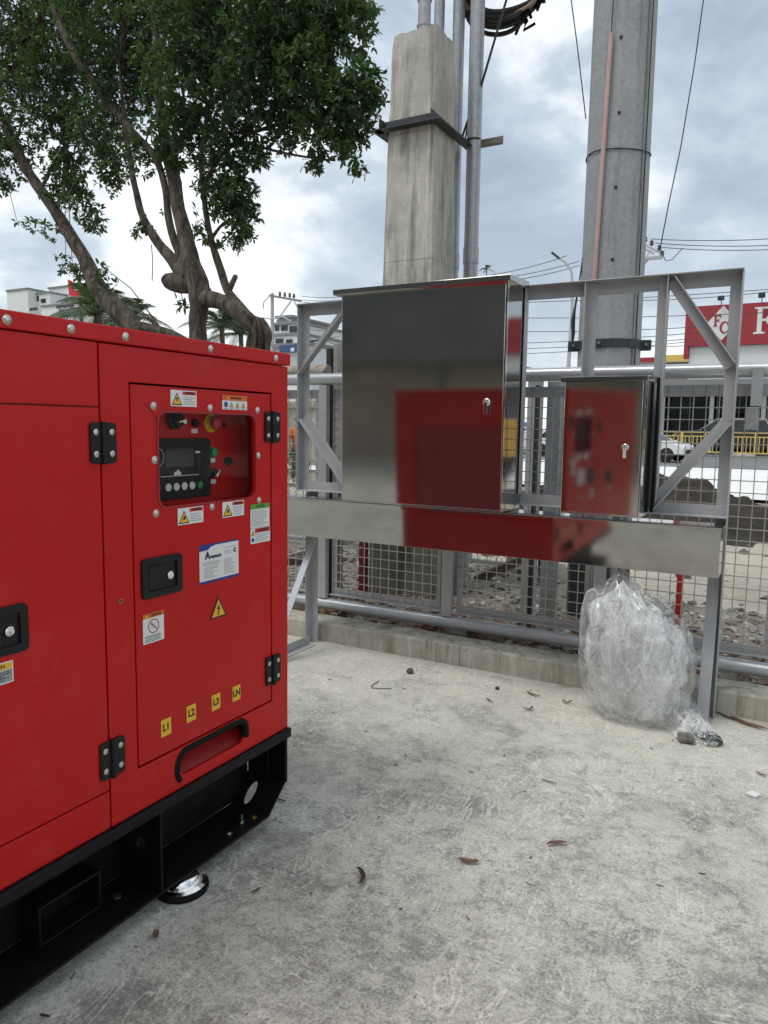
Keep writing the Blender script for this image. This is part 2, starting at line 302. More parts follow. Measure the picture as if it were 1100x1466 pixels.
    lw = n.N.new('ShaderNodeLayerWeight'); fz = n.math('ADD', n.math('MULTIPLY', n.math('POWER', lw.outputs['Facing'], 5.0), 0.35), 0.008)
    ms = n.N.new('ShaderNodeMixShader'); n.L.new(fz, ms.inputs[0]); n.L.new(tr.outputs[0], ms.inputs[1]); n.L.new(gl.outputs[0], ms.inputs[2]); n.L.new(ms.outputs[0], n.out.inputs[0]); M['pane'] = n.mat
    n = NT('poly_film')
    v1 = n.vec((1, 1, .55)); crease = n.noise(6.5, 3, 0.5, 1.6, v1); fine = n.noise(19, 4, 0.6, 1.4, v1)
    rd = lambda x, w: n.ramp(n.math('ABSOLUTE', n.math('SUBTRACT', x, 0.5)), [(0.0, 1.0), (w * .5, 0.35), (w, 0.0)])
    bmp = n.bump(n.math('ADD', n.math('MULTIPLY', rd(crease, .09), 0.8), n.math('MULTIPLY', fine, 0.5)), 0.7, 0.016)
    tr = n.N.new('ShaderNodeBsdfTransparent'); tr.inputs[0].default_value = (0.985, 0.985, 0.985, 1)
    gl = n.N.new('ShaderNodeBsdfGlossy'); gl.inputs['Roughness'].default_value = 0.10; gl.inputs[0].default_value = (1, 1, 1, 1); n.L.new(bmp, gl.inputs['Normal'])
    df = n.N.new('ShaderNodeBsdfDiffuse'); df.inputs[0].default_value = (0.94, 0.95, 0.95, 1)
    tl = n.N.new('ShaderNodeBsdfTranslucent'); tl.inputs[0].default_value = (0.94, 0.95, 0.95, 1)
    dt = n.N.new('ShaderNodeMixShader'); dt.inputs[0].default_value = 0.45; n.L.new(df.outputs[0], dt.inputs[1]); n.L.new(tl.outputs[0], dt.inputs[2])
    lw = n.N.new('ShaderNodeLayerWeight'); n.L.new(bmp, lw.inputs['Normal'])
    m1 = n.N.new('ShaderNodeMixShader'); n.L.new(n.math('ADD', n.math('MULTIPLY', n.math('POWER', lw.outputs['Facing'], 2.2), 0.75), 0.05, True), m1.inputs[0]); n.L.new(tr.outputs[0], m1.inputs[1]); n.L.new(gl.outputs[0], m1.inputs[2])
    m2 = n.N.new('ShaderNodeMixShader'); wh = n.math('MULTIPLY', n.ramp(n.noise(3.2, 3, 0.5, 1.0), [(0.38, 0.15), (0.56, 1.0)]), n.ramp(fine, [(0.36, 0.12), (0.60, 0.85)]))
    wh = n.math('ADD', n.math('ADD', wh, n.math('MULTIPLY', rd(crease, .035), .45)), n.math('MULTIPLY', rd(fine, .02), .12), True)
    n.L.new(wh, m2.inputs[0]); n.L.new(m1.outputs[0], m2.inputs[1]); n.L.new(dt.outputs[0], m2.inputs[2]); n.L.new(m2.outputs[0], n.out.inputs[0]); M['film'] = n.mat
    n = NT('outer_film')
    v1 = n.vec((1.3, 1, .38), rot=(0, .15, 0)); crease = n.noise(4.2, 2, 0.4, 1.1, v1); fine = n.noise(13, 3, 0.5, 0.9, v1)
    rd = lambda x, w: n.ramp(n.math('ABSOLUTE', n.math('SUBTRACT', x, 0.5)), [(0.0, 1.0), (w * .5, 0.35), (w, 0.0)])
    bmp = n.bump(n.math('ADD', n.math('MULTIPLY', rd(crease, .09), 0.8), n.math('MULTIPLY', fine, 0.5)), 0.7, 0.016)
    tr = n.N.new('ShaderNodeBsdfTransparent'); tr.inputs[0].default_value = (0.985, 0.985, 0.985, 1)
    gl = n.N.new('ShaderNodeBsdfGlossy'); gl.inputs['Roughness'].default_value = 0.10; gl.inputs[0].default_value = (1, 1, 1, 1); n.L.new(bmp, gl.inputs['Normal'])
    df = n.N.new('ShaderNodeBsdfDiffuse'); df.inputs[0].default_value = (0.86, 0.87, 0.87, 1)
    tl = n.N.new('ShaderNodeBsdfTranslucent'); tl.inputs[0].default_value = (0.86, 0.87, 0.87, 1)
    dt = n.N.new('ShaderNodeMixShader'); dt.inputs[0].default_value = 0.45; n.L.new(df.outputs[0], dt.inputs[1]); n.L.new(tl.outputs[0], dt.inputs[2])
    lw = n.N.new('ShaderNodeLayerWeight'); n.L.new(bmp, lw.inputs['Normal'])
    m1 = n.N.new('ShaderNodeMixShader'); n.L.new(n.math('ADD', n.math('MULTIPLY', n.math('POWER', lw.outputs['Facing'], 2.2), 0.75), 0.05, True), m1.inputs[0]); n.L.new(tr.outputs[0], m1.inputs[1]); n.L.new(gl.outputs[0], m1.inputs[2])
    m2 = n.N.new('ShaderNodeMixShader'); wh = n.math('MULTIPLY', n.ramp(n.noise(3.2, 3, 0.5, 1.0), [(0.42, 0.0), (0.62, 0.6)]), n.ramp(fine, [(0.36, 0.06), (0.62, 0.55)]))
    wh = n.math('ADD', n.math('ADD', wh, n.math('MULTIPLY', rd(crease, .018), .55)), n.math('MULTIPLY', rd(fine, .010), .14), True)
    n.L.new(wh, m2.inputs[0]); n.L.new(m1.outputs[0], m2.inputs[1]); n.L.new(dt.outputs[0], m2.inputs[2]); n.L.new(m2.outputs[0], n.out.inputs[0]); M['film_outer'] = n.mat
    # far things
    plain('wall_white', (0.68, 0.69, 0.67), 0.8, var=0.05, scale=0.5); plain('wall_beige', (0.42, 0.38, 0.30), 0.85, var=0.08, scale=0.6)
    plain('wall_brown', (0.30, 0.25, 0.205), 0.85, var=0.06, scale=0.6); plain('wall_grey', (0.22, 0.225, 0.225), 0.8, var=0.08, scale=0.6)
    plain('dark_cladding', (0.125, 0.135, 0.132), 0.6, var=0.2, scale=0.4); plain('sign_red', (0.30, 0.022, 0.032), 0.5, var=0.04, scale=0.4)
    plain('sign_blue', (0.04, 0.075, 0.17), 0.5, var=0.05, scale=0.4); plain('roof_blue', (0.25, 0.38, 0.52), 0.5, var=0.08, scale=0.4)
    plain('yellow_paint', (0.70, 0.50, 0.13), 0.55, var=0.1, scale=3); plain('yellow_machine', (0.60, 0.36, 0.04), 0.45, var=0.12, scale=2)
    plain('window_dark', (0.018, 0.022, 0.026), 0.12, var=0.2, scale=0.6); plain('tyre', (0.015, 0.015, 0.015), 0.8)
    plain('car_white', (0.70, 0.70, 0.70), 0.25, var=0.03); plain('car_dark', (0.035, 0.037, 0.042), 0.2, var=0.05); plain('car_silver', (0.45, 0.46, 0.47), 0.25, 0.6, var=0.05)
    plain('lamp_red', (0.45, 0.01, 0.01), 0.2); plain('lamp_clear', (0.6, 0.6, 0.6), 0.1)
    plain('skin', (0.24, 0.13, 0.085), 0.6); plain('cloth_orange', (0.62, 0.16, 0.06), 0.9, var=0.2, scale=30); plain('cloth_navy', (0.02, 0.025, 0.06), 0.9)
    plain('cloth_grey', (0.10, 0.10, 0.10), 0.9); plain('blue_drum', (0.02, 0.10, 0.35), 0.5); plain('crossarm', (0.20, 0.19, 0.175), 0.8, var=0.2)
    plain('insulator', (0.10, 0.075, 0.065), 0.3); plain('tape_paper', (0.55, 0.53, 0.46), 0.8, var=0.15, scale=60)
    plain('sky_pole', (0.36, 0.37, 0.37), 0.7)
build_materials()

# ------------------------------------------------------------------ mesh helpers
def wloc(o):
    v = Vector((0, 0, 0))
    while o is not None: v += o.location; o = o.parent
    return v
class MB:
    def __init__(s): s.v = []; s.f = []; s.m = []; s.mi = 0
    def add(s, vs, fs):
        o = len(s.v); s.v += [Vector(v) for v in vs]; s.f += [[i + o for i in f] for f in fs]; s.m += [s.mi] * len(fs); return s
    def box(s, x0, x1, y0, y1, z0, z1):
        return s.add([(x, y, z) for x in (x0, x1) for y in (y0, y1) for z in (z0, z1)],
                     [(0, 1, 3, 2), (4, 6, 7, 5), (0, 4, 5, 1), (2, 3, 7, 6), (0, 2, 6, 4), (1, 5, 7, 3)])
    def bar(s, p0, p1, w, h, up=(0, 0, 1), off=(0, 0)):
        p0 = Vector(p0); p1 = Vector(p1); d = (p1 - p0).normalized(); u = Vector(up)
        a = d.cross(u).normalized(); b = a.cross(d).normalized()
        vs = []
        for p in (p0, p1):
            for i, j in ((-1, -1), (1, -1), (1, 1), (-1, 1)): vs.append(p + a * (i * w / 2 + off[0]) + b * (j * h / 2 + off[1]))
        return s.add(vs, [(3, 2, 1, 0), (4, 5, 6, 7), (0, 1, 5, 4), (1, 2, 6, 5), (2, 3, 7, 6), (3, 0, 4, 7)])
    def angle(s, p0, p1, da, db, w, t):      # L section: heel line p0-p1, legs along da and db
        p0 = Vector(p0); p1 = Vector(p1); da = Vector(da).normalized(); db = Vector(db).normalized()
        prof = [(0, 0), (w, 0), (w, t), (t, t), (t, w), (0, w)]
        vs = [p + da * a + db * b for p in (p0, p1) for a, b in prof]; n = 6
        fs = [[i, (i + 1) % n, (i + 1) % n + n, i + n] for i in range(n)]
        fs += [[3, 2, 1, 0], [5, 4, 3, 0], [6, 7, 8, 9], [6, 9, 10, 11]]
        return s.add(vs, fs)
    def tube(s, pts, r, n=8, cap=True):
        pts = [Vector(p) for p in pts]; k = len(pts); rr = r if isinstance(r, (list, tuple)) else [r] * k
        o = len(s.v); ref = None; vs = []
        for i, p in enumerate(pts):
            d = (pts[min(i + 1, k - 1)] - pts[max(i - 1, 0)]).normalized()
            if ref is None:
                ref = d.cross(Vector((0, 0, 1)));
                if ref.length < 0.05: ref = d.cross(Vector((1, 0, 0)))
            ref = (ref - d * ref.dot(d)).normalized(); q = d.cross(ref)
            for j in range(n):
                a = 2 * math.pi * j / n; vs.append(p + (ref * math.cos(a) + q * math.sin(a)) * rr[i])
        fs = [[i * n + j, i * n + (j + 1) % n, (i + 1) * n + (j + 1) % n, (i + 1) * n + j] for i in range(k - 1) for j in range(n)]
        if cap: fs += [list(range(n))[::-1], list(range((k - 1) * n, k * n))]
        return s.add(vs, fs)
    def cyl(s, p0, p1, r, n=12): return s.tube([p0, p1], r, n)
    def lathe(s, c, axis, prof, n=14):        # prof: (distance along axis, radius)
        c = Vector(c); a = Vector(axis).normalized()
        return s.tube([c + a * h for h, _ in prof], [r for _, r in prof], n)
    def plate(s, outer, holes, f3, t):         # flat plate with holes; f3(u, v, depth) -> 3D
        loops = [outer] + list(holes)
        tri = tessellate_polygon([[Vector((u, v, 0)) for u, v in l] for l in loops])
        flat = [p for l in loops for p in l]; n = len(flat)
        vs = [f3(u, v, 0) for u, v in flat] + [f3(u, v, -t) for u, v in flat]
        fs = []
        for a, b, c in tri:
            (x1, y1), (x2, y2), (x3, y3) = flat[a], flat[b], flat[c]
            ccw = (x2 - x1) * (y3 - y1) - (x3 - x1) * (y2 - y1) > 0
            if not ccw: a, c = c, a
            fs.append([a, b, c]); fs.append([c + n, b + n, a + n])
        o = 0
        for l in loops:
            k = len(l)
            for i in range(k): fs.append([o + i, o + i + n, o + (i + 1) % k + n, o + (i + 1) % k])
            o += k
        return s.add(vs, fs)
    def build(s, name, mats, parent=None, bevel=0.0, smooth=False, origin=None, seg=2):
        me = bpy.data.meshes.new(name)
        o = Vector(origin) if origin is not None else (wloc(parent) if parent else Vector((0, 0, 0)))
        me.from_pydata([tuple(v - o) for v in s.v], [], s.f)
        mats = mats if isinstance(mats, (list, tuple)) else [mats]
        for m in mats: me.materials.append(M[m] if isinstance(m, str) else m)
        if len(mats) > 1: me.polygons.foreach_set('material_index', s.m)
        bm = bmesh.new(); bm.from_mesh(me)
        if not getattr(s, 'keep', False): bmesh.ops.recalc_face_normals(bm, faces=bm.faces)
        bm.to_mesh(me); bm.free()
        if smooth:
            me.polygons.foreach_set('use_smooth', [True] * len(me.polygons)); me.update()
            try: me.set_sharp_from_angle(angle=R(40))
            except Exception: pass
        ob = bpy.data.objects.new(name, me); C.objects.link(ob)
        if parent: ob.parent = parent
        if origin is not None: ob.location = origin
        if bevel:
            b = ob.modifiers.new('bevel', 'BEVEL'); b.width = bevel; b.segments = seg; b.limit_method = 'ANGLE'; b.angle_limit = R(35)
        return ob
def thing(name, label, cat, loc=(0, 0, 0), group=None, rz=0):
    o = bpy.data.objects.new(name, None); C.objects.link(o); o.location = loc; o.rotation_euler = (0, 0, rz)
    o.empty_display_size = 0.2; o['label'] = label; o['category'] = cat
    if group: o['group'] = group
    return o
def tag(o, label, cat, group=None, kind=None):
    o['label'] = label; o['category'] = cat
    if group: o['group'] = group
    if kind: o['kind'] = kind
    return o
def struct(o): o['kind'] = 'structure'; return o
def stuff(o): o['kind'] = 'stuff'; return o
def rrect(u0, u1, v0, v1, r, n=5):
    pts = []
    for cx, cy, a0 in ((u1 - r, v1 - r, 0), (u0 + r, v1 - r, 90), (u0 + r, v0 + r, 180), (u1 - r, v0 + r, 270)):
        for i in range(n + 1):
            a = R(a0 + 90 * i / n); pts.append((cx + r * math.cos(a), cy + r * math.sin(a)))
    return pts
def circ(u, v, r, n=16, k=1.0): return [(u + r * math.cos(2 * math.pi * i / n), v + r * k * math.sin(2 * math.pi * i / n)) for i in range(n)]
def rect(u0, u1, v0, v1): return [(u0, v0), (u1, v0), (u1, v1), (u0, v1)]
def copy_thing(root, loc=None, rz=None, label=None):
    r = root.copy(); C.objects.link(r)
    if loc is not None: r.location = loc
    if rz is not None: r.rotation_euler = (0, 0, rz)
    if label: r['label'] = label
    for ch in list(root.children):
        c = ch.copy(); C.objects.link(c); c.parent = r
        for g in list(ch.children):
            d = g.copy(); C.objects.link(d); d.parent = c
    return r
def text_mesh(body, size, mat, origin, ax, ay, parent, name='lettering', depth=0.0004, bold=0.0, sx=1.0, align='CENTER'):
    cu = bpy.data.curves.new('text', 'FONT'); cu.body = body; cu.size = size; cu.extrude = depth; cu.offset = bold
    cu.align_x = align; cu.align_y = 'CENTER'; cu.resolution_u = 3
    t = bpy.data.objects.new('text_tmp', cu); C.objects.link(t)
    dg = bpy.context.evaluated_depsgraph_get(); me = bpy.data.meshes.new_from_object(t.evaluated_get(dg))
    bpy.data.objects.remove(t); bpy.data.curves.remove(cu)
    ax = Vector(ax).normalized(); ay = Vector(ay).normalized(); az = ax.cross(ay)
    o = Vector(origin) - wloc(parent)
    me.transform(Matrix.Translation(o) @ Matrix((ax, ay, az)).transposed().to_4x4() @ Matrix.Diagonal((sx, 1, 1, 1)))
    me.materials.clear(); me.materials.append(M[mat]); me.name = name
    ob = bpy.data.objects.new(name, me); C.objects.link(ob); ob.parent = parent; return ob

# ================================================================== SETTING
def grid(name, x0, x1, y0, y1, nx, ny, zf, mat, smooth=True):
    xs = np.linspace(x0, x1, nx + 1); ys = np.linspace(y0, y1, ny + 1)
    vs = [(x, y, zf(x, y)) for y in ys for x in xs]; w = nx + 1
    me = bpy.data.meshes.new(name); me.from_pydata(vs, [], [(j * w + i, j * w + i + 1, (j + 1) * w + i + 1, (j + 1) * w + i) for j in range(ny) for i in range(nx)])
    me.materials.append(M[mat])
    if smooth: me.polygons.foreach_set('use_smooth', [True] * len(me.polygons))
    o = bpy.data.objects.new(name, me); C.objects.link(o); return struct(o)
def nz(x, y, z=0.0): return noise.noise(Vector((x, y, z)))
def fbm(x, y, s, o=4):
    v = 0; a = 1
    for i in range(o): v += a * nz(x * s, y * s, i * 7.3); a *= 0.5; s *= 2.1
    return v
def sheet(name, pts, z, mat):
    me = bpy.data.meshes.new(name); me.from_pydata([(x, y, z) for x, y in pts], [], [list(range(len(pts)))]); me.materials.append(M[mat])
    o = bpy.data.objects.new(name, me); C.objects.link(o); return struct(o)
sheet('ground', [(-900, -900), (900, -900), (900, 900), (-900, 900)], -0.10, 'earth')
sheet('concrete_yard', [(-22, -26), (16, -26), (16, 4.26), (-22, 4.26)], 0.0, 'slab')
def rub_h(x, y): return 0.055 + 0.035 * fbm(x, y, 1.3) + 0.012 * fbm(x + 9, y, 7) - 0.06 * max(0.0, (y - 9.0) / 8.0)
grid('rubble_ground', -15, 4.2, 4.40, 17.0, 190, 130, rub_h, 'earth')
def sand_h(x, y):
    e = max(min(1.0, max(0.0, (x + 1.9) / 0.8)) * min(1, max(0, (y - 6.1) / 0.7)), min(1.0, max(0.0, (y - 7.3 + .5 * nz(x * 1.1, 3.0)) / 0.5)))
    return rub_h(x, y) + 0.05 * e - 0.03 + 0.012 * fbm(x, y, 3.5)
grid('sandy_ground', -14.9, 4.1, 5.8, 16.5, 170, 90, sand_h, 'sand')
UR = Vector((-0.985, 0.174, 0)); NR = Vector((0.174, 0.985, 0))       # along and across the road
def strip(name, d0, d1, z, mat, l0=-60, l1=130):
    P = [(UR * l + NR * d) for l, d in ((l0, d0), (l1, d0), (l1, d1), (l0, d1))]
    return sheet(name, [(p.x, p.y) for p in P], z, mat)
strip('pale_new_pavement', 18.5, 34.0, -0.02, 'new_slab')
strip('road', 34.0, 50.0, -0.05, 'asphalt')
strip('far_pavement', 50.0, 62.0, -0.03, 'wall_grey')
# mound of dug soil
def mound():
    bm = bmesh.new(); bmesh.ops.create_grid(bm, x_segments=110, y_segments=80, size=1.0)
    for v in bm.verts:
        x = -2.2 + v.co.x * 3.6; y = 12.3 + v.co.y * 2.4
        r = ((x + 2.3) / 2.5) ** 2 + ((y - 12.3) / 1.7) ** 2
        h = 0.90 * math.exp(-r * 1.15)
        h *= 1 + 0.28 * fbm(x, y, 1.9, 4)
        h += (0.05 * fbm(x + 3, y, 6, 3)) * min(1, h * 3)
        v.co = Vector((x, y, max(-0.35, h - 0.08)))
    me = bpy.data.meshes.new('soil_mound'); bm.to_mesh(me); bm.free(); me.materials.append(M['mound_soil'])
    me.polygons.foreach_set('use_smooth', [True] * len(me.polygons))
    o = bpy.data.objects.new('soil_mound', me); C.objects.link(o)
    tag(o, 'long heap of dark dug soil on the ground beyond the mesh fence', 'soil heap', kind='structure')
mound()
# kerb behind the steel frame
kb = bpy.data.objects.new('kerb', None); C.objects.link(kb); struct(kb)
x = -9.0; k = 0
while x < 6:
    L = 2.4; b = MB(); n = 12
    vs = []
    for i in range(n + 1):
        xx = x + L * i / n; j = 0.004 * nz(xx * 3, 1.0); t = 0.133 + 0.004 * nz(xx * 2.0, 5)
        vs += [(xx, 4.235 + j, -0.02), (xx, 4.238 + j, t - 0.012), (xx, 4.25 + j, t), (xx, 4.425, t + 0.004), (xx, 4.44, t - 0.02), (xx, 4.44, -0.02)]
    fs = [[i * 6 + q, (i + 1) * 6 + q, (i + 1) * 6 + (q + 1) % 6, i * 6 + (q + 1) % 6] for i in range(n) for q in range(6)]
    fs += [list(range(6)), list(range(n * 6, n * 6 + 6))[::-1]]
    b.add(vs, fs); o = b.build('kerb_stone', 'kerb_concrete', kb, smooth=False); x += L + 0.004; k += 1
# gravel, rubble and leaf litter, each joined into one mass
def rocks(name, n, xr, yr, sr, mat, zf, flat=0.7, label=None):
    ico = bmesh.new(); bmesh.ops.create_icosphere(ico, subdivisions=1, radius=1.0); base = np.array([v.co for v in ico.verts]); fc = np.array([[v.index for v in f.verts] for f in ico.faces]); ico.free()
    V = []; F = []
    for i in range(n):
        s = sr[0] * (sr[1] / sr[0]) ** (random.random() ** 2.2)
        p = base * (1 + 0.35 * np.random.randn(len(base), 1)).clip(0.5, 1.6) * s * np.array([1, random.uniform(.6, 1), flat * random.uniform(.6, 1)])
        a = random.uniform(0, 6.28); ca, sa = math.cos(a), math.sin(a)
        p = p @ np.array([[ca, -sa, 0], [sa, ca, 0], [0, 0, 1]])
        x = random.uniform(*xr); y = random.uniform(*yr); p = p + np.array([x, y, zf(x, y) + s * 0.25])
        F.append(fc + i * len(base)); V.append(p)
    me = bpy.data.meshes.new(name); me.from_pydata(np.concatenate(V).tolist(), [], np.concatenate(F).tolist()); me.materials.append(M[mat])
    o = bpy.data.objects.new(name, me); C.objects.link(o)
    return tag(o, label, 'gravel', kind='stuff')
rocks('gravel', 5200, (-5.5, 1.6), (4.45, 7.2), (0.008, 0.045), 'rock', rub_h, label='grey and brown gravel and broken stones along the foot of the fence')
rocks('rubble', 1300, (-12, 3.5), (6.8, 15), (0.015, 0.10), 'rock', rub_h, label='scattered rubble on the bare ground beyond the fence')
rocks('soil_clods', 900, (-4.8, 1.2), (10.6, 13.8), (0.006, 0.022), 'mound_soil',
      lambda x, y: max(0.0, (0.90 * math.exp(-1.15 * (((x + 2.3) / 2.5) ** 2 + ((y - 12.3) / 1.7) ** 2))) * (1 + 0.28 * fbm(x, y, 1.9, 4)) - 0.08), label='dark clods of earth lying on the soil heap')
rocks('grit', 700, (-4.5, 1.5), (-0.5, 4.2), (0.0012, 0.0045), 'rock', lambda x, y: 0.0, label='tiny grit scattered over the concrete yard')
def litter():
    V = []; F = []
    for i in range(900):
        x = random.uniform(-4, 1.5); y = random.uniform(4.46, 5.6); z = rub_h(x, y) + random.uniform(0.01, 0.04)
        a = random.uniform(0, 6.28); l = random.uniform(.02, .06); w = l * random.uniform(.2, .45)
        d = Vector((math.cos(a), math.sin(a), random.uniform(-.3, .3))); s = Vector((-math.sin(a), math.cos(a), random.uniform(-.3, .3))); c = Vector((x, y, z)); o = len(V)
        V += [c - d * l, c + s * w + Vector((0, 0, .006)), c + d * l, c - s * w + Vector((0, 0, .003)), c + Vector((0, 0, -.004))]
        F += [[o, o + 1, o + 4], [o + 1, o + 2, o + 4], [o + 2, o + 3, o + 4], [o + 3, o, o + 4]]
    me = bpy.data.meshes.new('leaf_litter'); me.from_pydata([tuple(v) for v in V], [], F); me.materials.append(M['dry_leaf'])
    o = bpy.data.objects.new('leaf_litter', me); C.objects.link(o); tag(o, 'brown dead leaves caught among the stones under the fence', 'leaf litter', kind='stuff')
litter()

# ================================================================== TUBE RAILING WITH MESH PANELS
def railing():
    T = thing('mesh_railing', 'grey tube railing with square wire mesh panels standing behind the kerb', 'fence', (-2, 4.5, 0))
    for z in (0.20, 1.835): MB().tube([(-8 + i * 1.0, 4.5, z) for i in range(15)], 0.041, 20).build('rail', 'rail', T, smooth=True)
    px = [-8, -7, -6, -5, -4, -3.0, -2.0, -1.0, 0.0, 1.0, 2, 3, 4, 5]
    for x in px:
        MB().box(x - 0.034, x + 0.034, 4.47, 4.515, 0.242, 1.792).build('post', 'frame', T, bevel=0.004)
        MB().cyl((x + 0.16, 4.53, 0.02), (x + 0.16, 4.53, 0.17), 0.024, 12).build('foot', 'dark_steel', T, smooth=True)
    first = None
    for i, x in enumerate(px[:-1]):
        x0, x1, z0, z1 = x + 0.052, x + 0.948, 0.275, 1.762
        if first is None:
            w = 0.045; fr = MB()
            for a in ((x0, x1, z0, z0 + w), (x0, x1, z1 - w - 0.02, z1), (x0, x0 + w, z0 + w + .001, z1 - w - 0.021), (x1 - w, x1, z0 + w + .001, z1 - w - 0.021)):
                fr.box(a[0], a[1], 4.528, 4.534, a[2], a[3])
            fr.box(x0, x1, 4.49, 4.5275, z0 - 0.006, z0 - 0.001)
            f = fr.build('panel_frame', 'frame', T)
            m = MB()
            for k in range(14): xx = x0 + 0.014 + k * 0.0665; m.bar((xx, 4.523, z0 + .01), (xx, 4.523, z1 - .01), .0052, .0052, (0, 1, 0))
            for k in range(22): zz = z0 + 0.03 + k * 0.0665; m.bar((x0 + .005, 4.518, zz), (x1 - .005, 4.518, zz), .0052, .0052)
            g = m.build('wire_mesh', 'wire', T); first = (f, g, x)
        else:
            for o in first[:2]:
                c = o.copy(); C.objects.link(c); c.parent = T; c.location = (x - first[2], 0, 0)
    # welded bracket plate right of the frame
    return T
railing()
T = thing('bracket_plate', 'small grey flat steel bracket welded to the top rail right of the frame', 'bracket', (-0.2, 4.45, 1.6))
MB().box(-0.245, -0.19, 4.44, 4.452, 1.64, 1.845).build('plate', 'frame', T, bevel=.003)
MB().box(-0.262, -0.205, 4.43, 4.49, 1.515, 1.635).build('lower_plate', 'galv', T, bevel=.003)

# ================================================================== STEEL ANGLE FRAME
def steel_frame():
    T = thing('cabinet_stand', 'grey painted angle iron stand carrying the stainless cabinets, with diagonal corner braces', 'metal stand', (-1.64, 4.2, 0))
    W, t = 0.062, 0.006; Y = 4.2; XL, XR = -2.985, -0.296; ZT, ZB = 2.305, 1.062
    F_ = (0, -1, 0); Rt = (1, 0, 0); Lf = (-1, 0, 0); Up = (0, 0, 1); Dn = (0, 0, -1)
    MB().angle((XL, Y, ZB + .001), (XL, Y, ZT - .0065), Rt, F_, W, t).build('upright', 'frame', T, bevel=.0015)
    MB().angle((XR, Y, 0.0), (XR, Y, ZT - .0065), Lf, F_, W, t).build('upright', 'frame', T, bevel=.0015)
    MB().angle((XL, Y + .0005, ZT), (XR, Y + .0005, ZT), Dn, F_, W + .012, t).build('top_rail', 'frame', T, bevel=.0015)
    MB().angle((XL + t, Y - t - .001, ZB), (XR - t, Y - t - .001, ZB), Up, F_, W, t).build('bottom_rail', 'frame', T, bevel=.0015)
    for x, d in ((-1.404, Lf), (-1.075, Rt), (-0.645, Lf)):
        MB().angle((x, Y - t - .0015, ZB + .064), (x, Y - t - .0015, ZT - .0065), d, F_, W - .004, t).build('upright', 'frame', T, bevel=.0015)
    # corner braces
    y = Y - t * 2 - .004
    def brace(p, q, side):
        p = Vector((p[0], y, p[1])); q = Vector((q[0], y, q[1])); d = (q - p).normalized(); s = Vector((-d.z, 0, d.x)) * side
        MB().angle(p, q, s, F_, W - .004, t).build('diagonal_brace', 'frame', T, bevel=.0015)
    brace((-0.612, 2.292), (-0.306, 1.845), -1); brace((-0.306, 1.54), (-0.655, 1.085), -1)
    brace((-2.565, 2.28), (-2.972, 1.845), -1); brace((-2.972, 1.545), (-2.60, 1.10), 1)
    # lower legs
    MB().angle((-2.91, Y - .0015, 0.0), (-2.91, Y - .0015, 1.055), Rt, F_, W + .002, t).build('leg', 'frame', T, bevel=.0015)
    MB().angle((-2.875, Y - .07, 0.0), (-2.875, 3.25, 0.0), Up, Rt, W, t).build('foot', 'frame', T, bevel=.0015)
    MB().bar((-2.905, 4.13, 0.77), (-2.905, 3.58, 0.0), 0.006, 0.055, (1, 0, 0)).build('leg_brace', 'frame', T) if False else None
    b = MB(); b.angle((-2.84, 4.13, 0.79), (-2.84, 3.60, 0.01), (1, 0, 0), (0, .8, -.6), 0.05, t); b.build('leg_brace', 'rail', T, bevel=.0015)
    MB().angle((-0.372, 4.19, 0.755), (-0.372, 4.03, 0.0), Rt, (0, 1, 0), W - .004, t).build('leg_brace', 'frame', T, bevel=.0015)
    MB().box(-0.395, -0.30, 3.80, 4.03, 0.001, 0.007).build('foot', 'frame', T)
    MB().box(-0.372, -0.318, 3.80, 3.806, 0.007, 0.06).build('foot', 'galv', T, bevel=.0015)
    MB().cyl((-0.345, 3.795, 0.032), (-0.345, 3.81, 0.032), 0.008).build('bolt', 'dark_steel', T)
steel_frame()

# ================================================================== STAINLESS DUCT AND CABINETS
def duct():
    T = thing('wireway_duct', 'long stainless steel cable duct lying across the frame below both cabinets', 'metal duct', (-1.63, 4.0, 0.78))
    x0, x1, y0, y1, z0, z1 = -3.02, -0.302, 3.90, 4.128, 0.792, 1.03
    tr_ = MB().box(x0, x1, y0, y1, z0, z1)
    for v in tr_.v:
        if v.y < 4: v.y -= (v.z - z1) * .02
    tr_.build('trough', 'stainless', T, bevel=.002)
    b = MB(); b.box(x0 - .002, x1 + .003, y0 - .010, y1, z1 + .0015, z1 + .0065)
    b.build('cover', 'stainless_top', T, bevel=.001)
    MB().box(x0 - .002, x1 + .003, y0 - .010, y0 - .0085, z1 - .014, z1 + .0012).build('cover_lip', 'stainless_top', T)
    MB().box(-0.36, -0.352, y0 - .014, y0 - .0105, z1 - .012, z1 + .006).build('clip', 'bolt_metal', T)
duct()
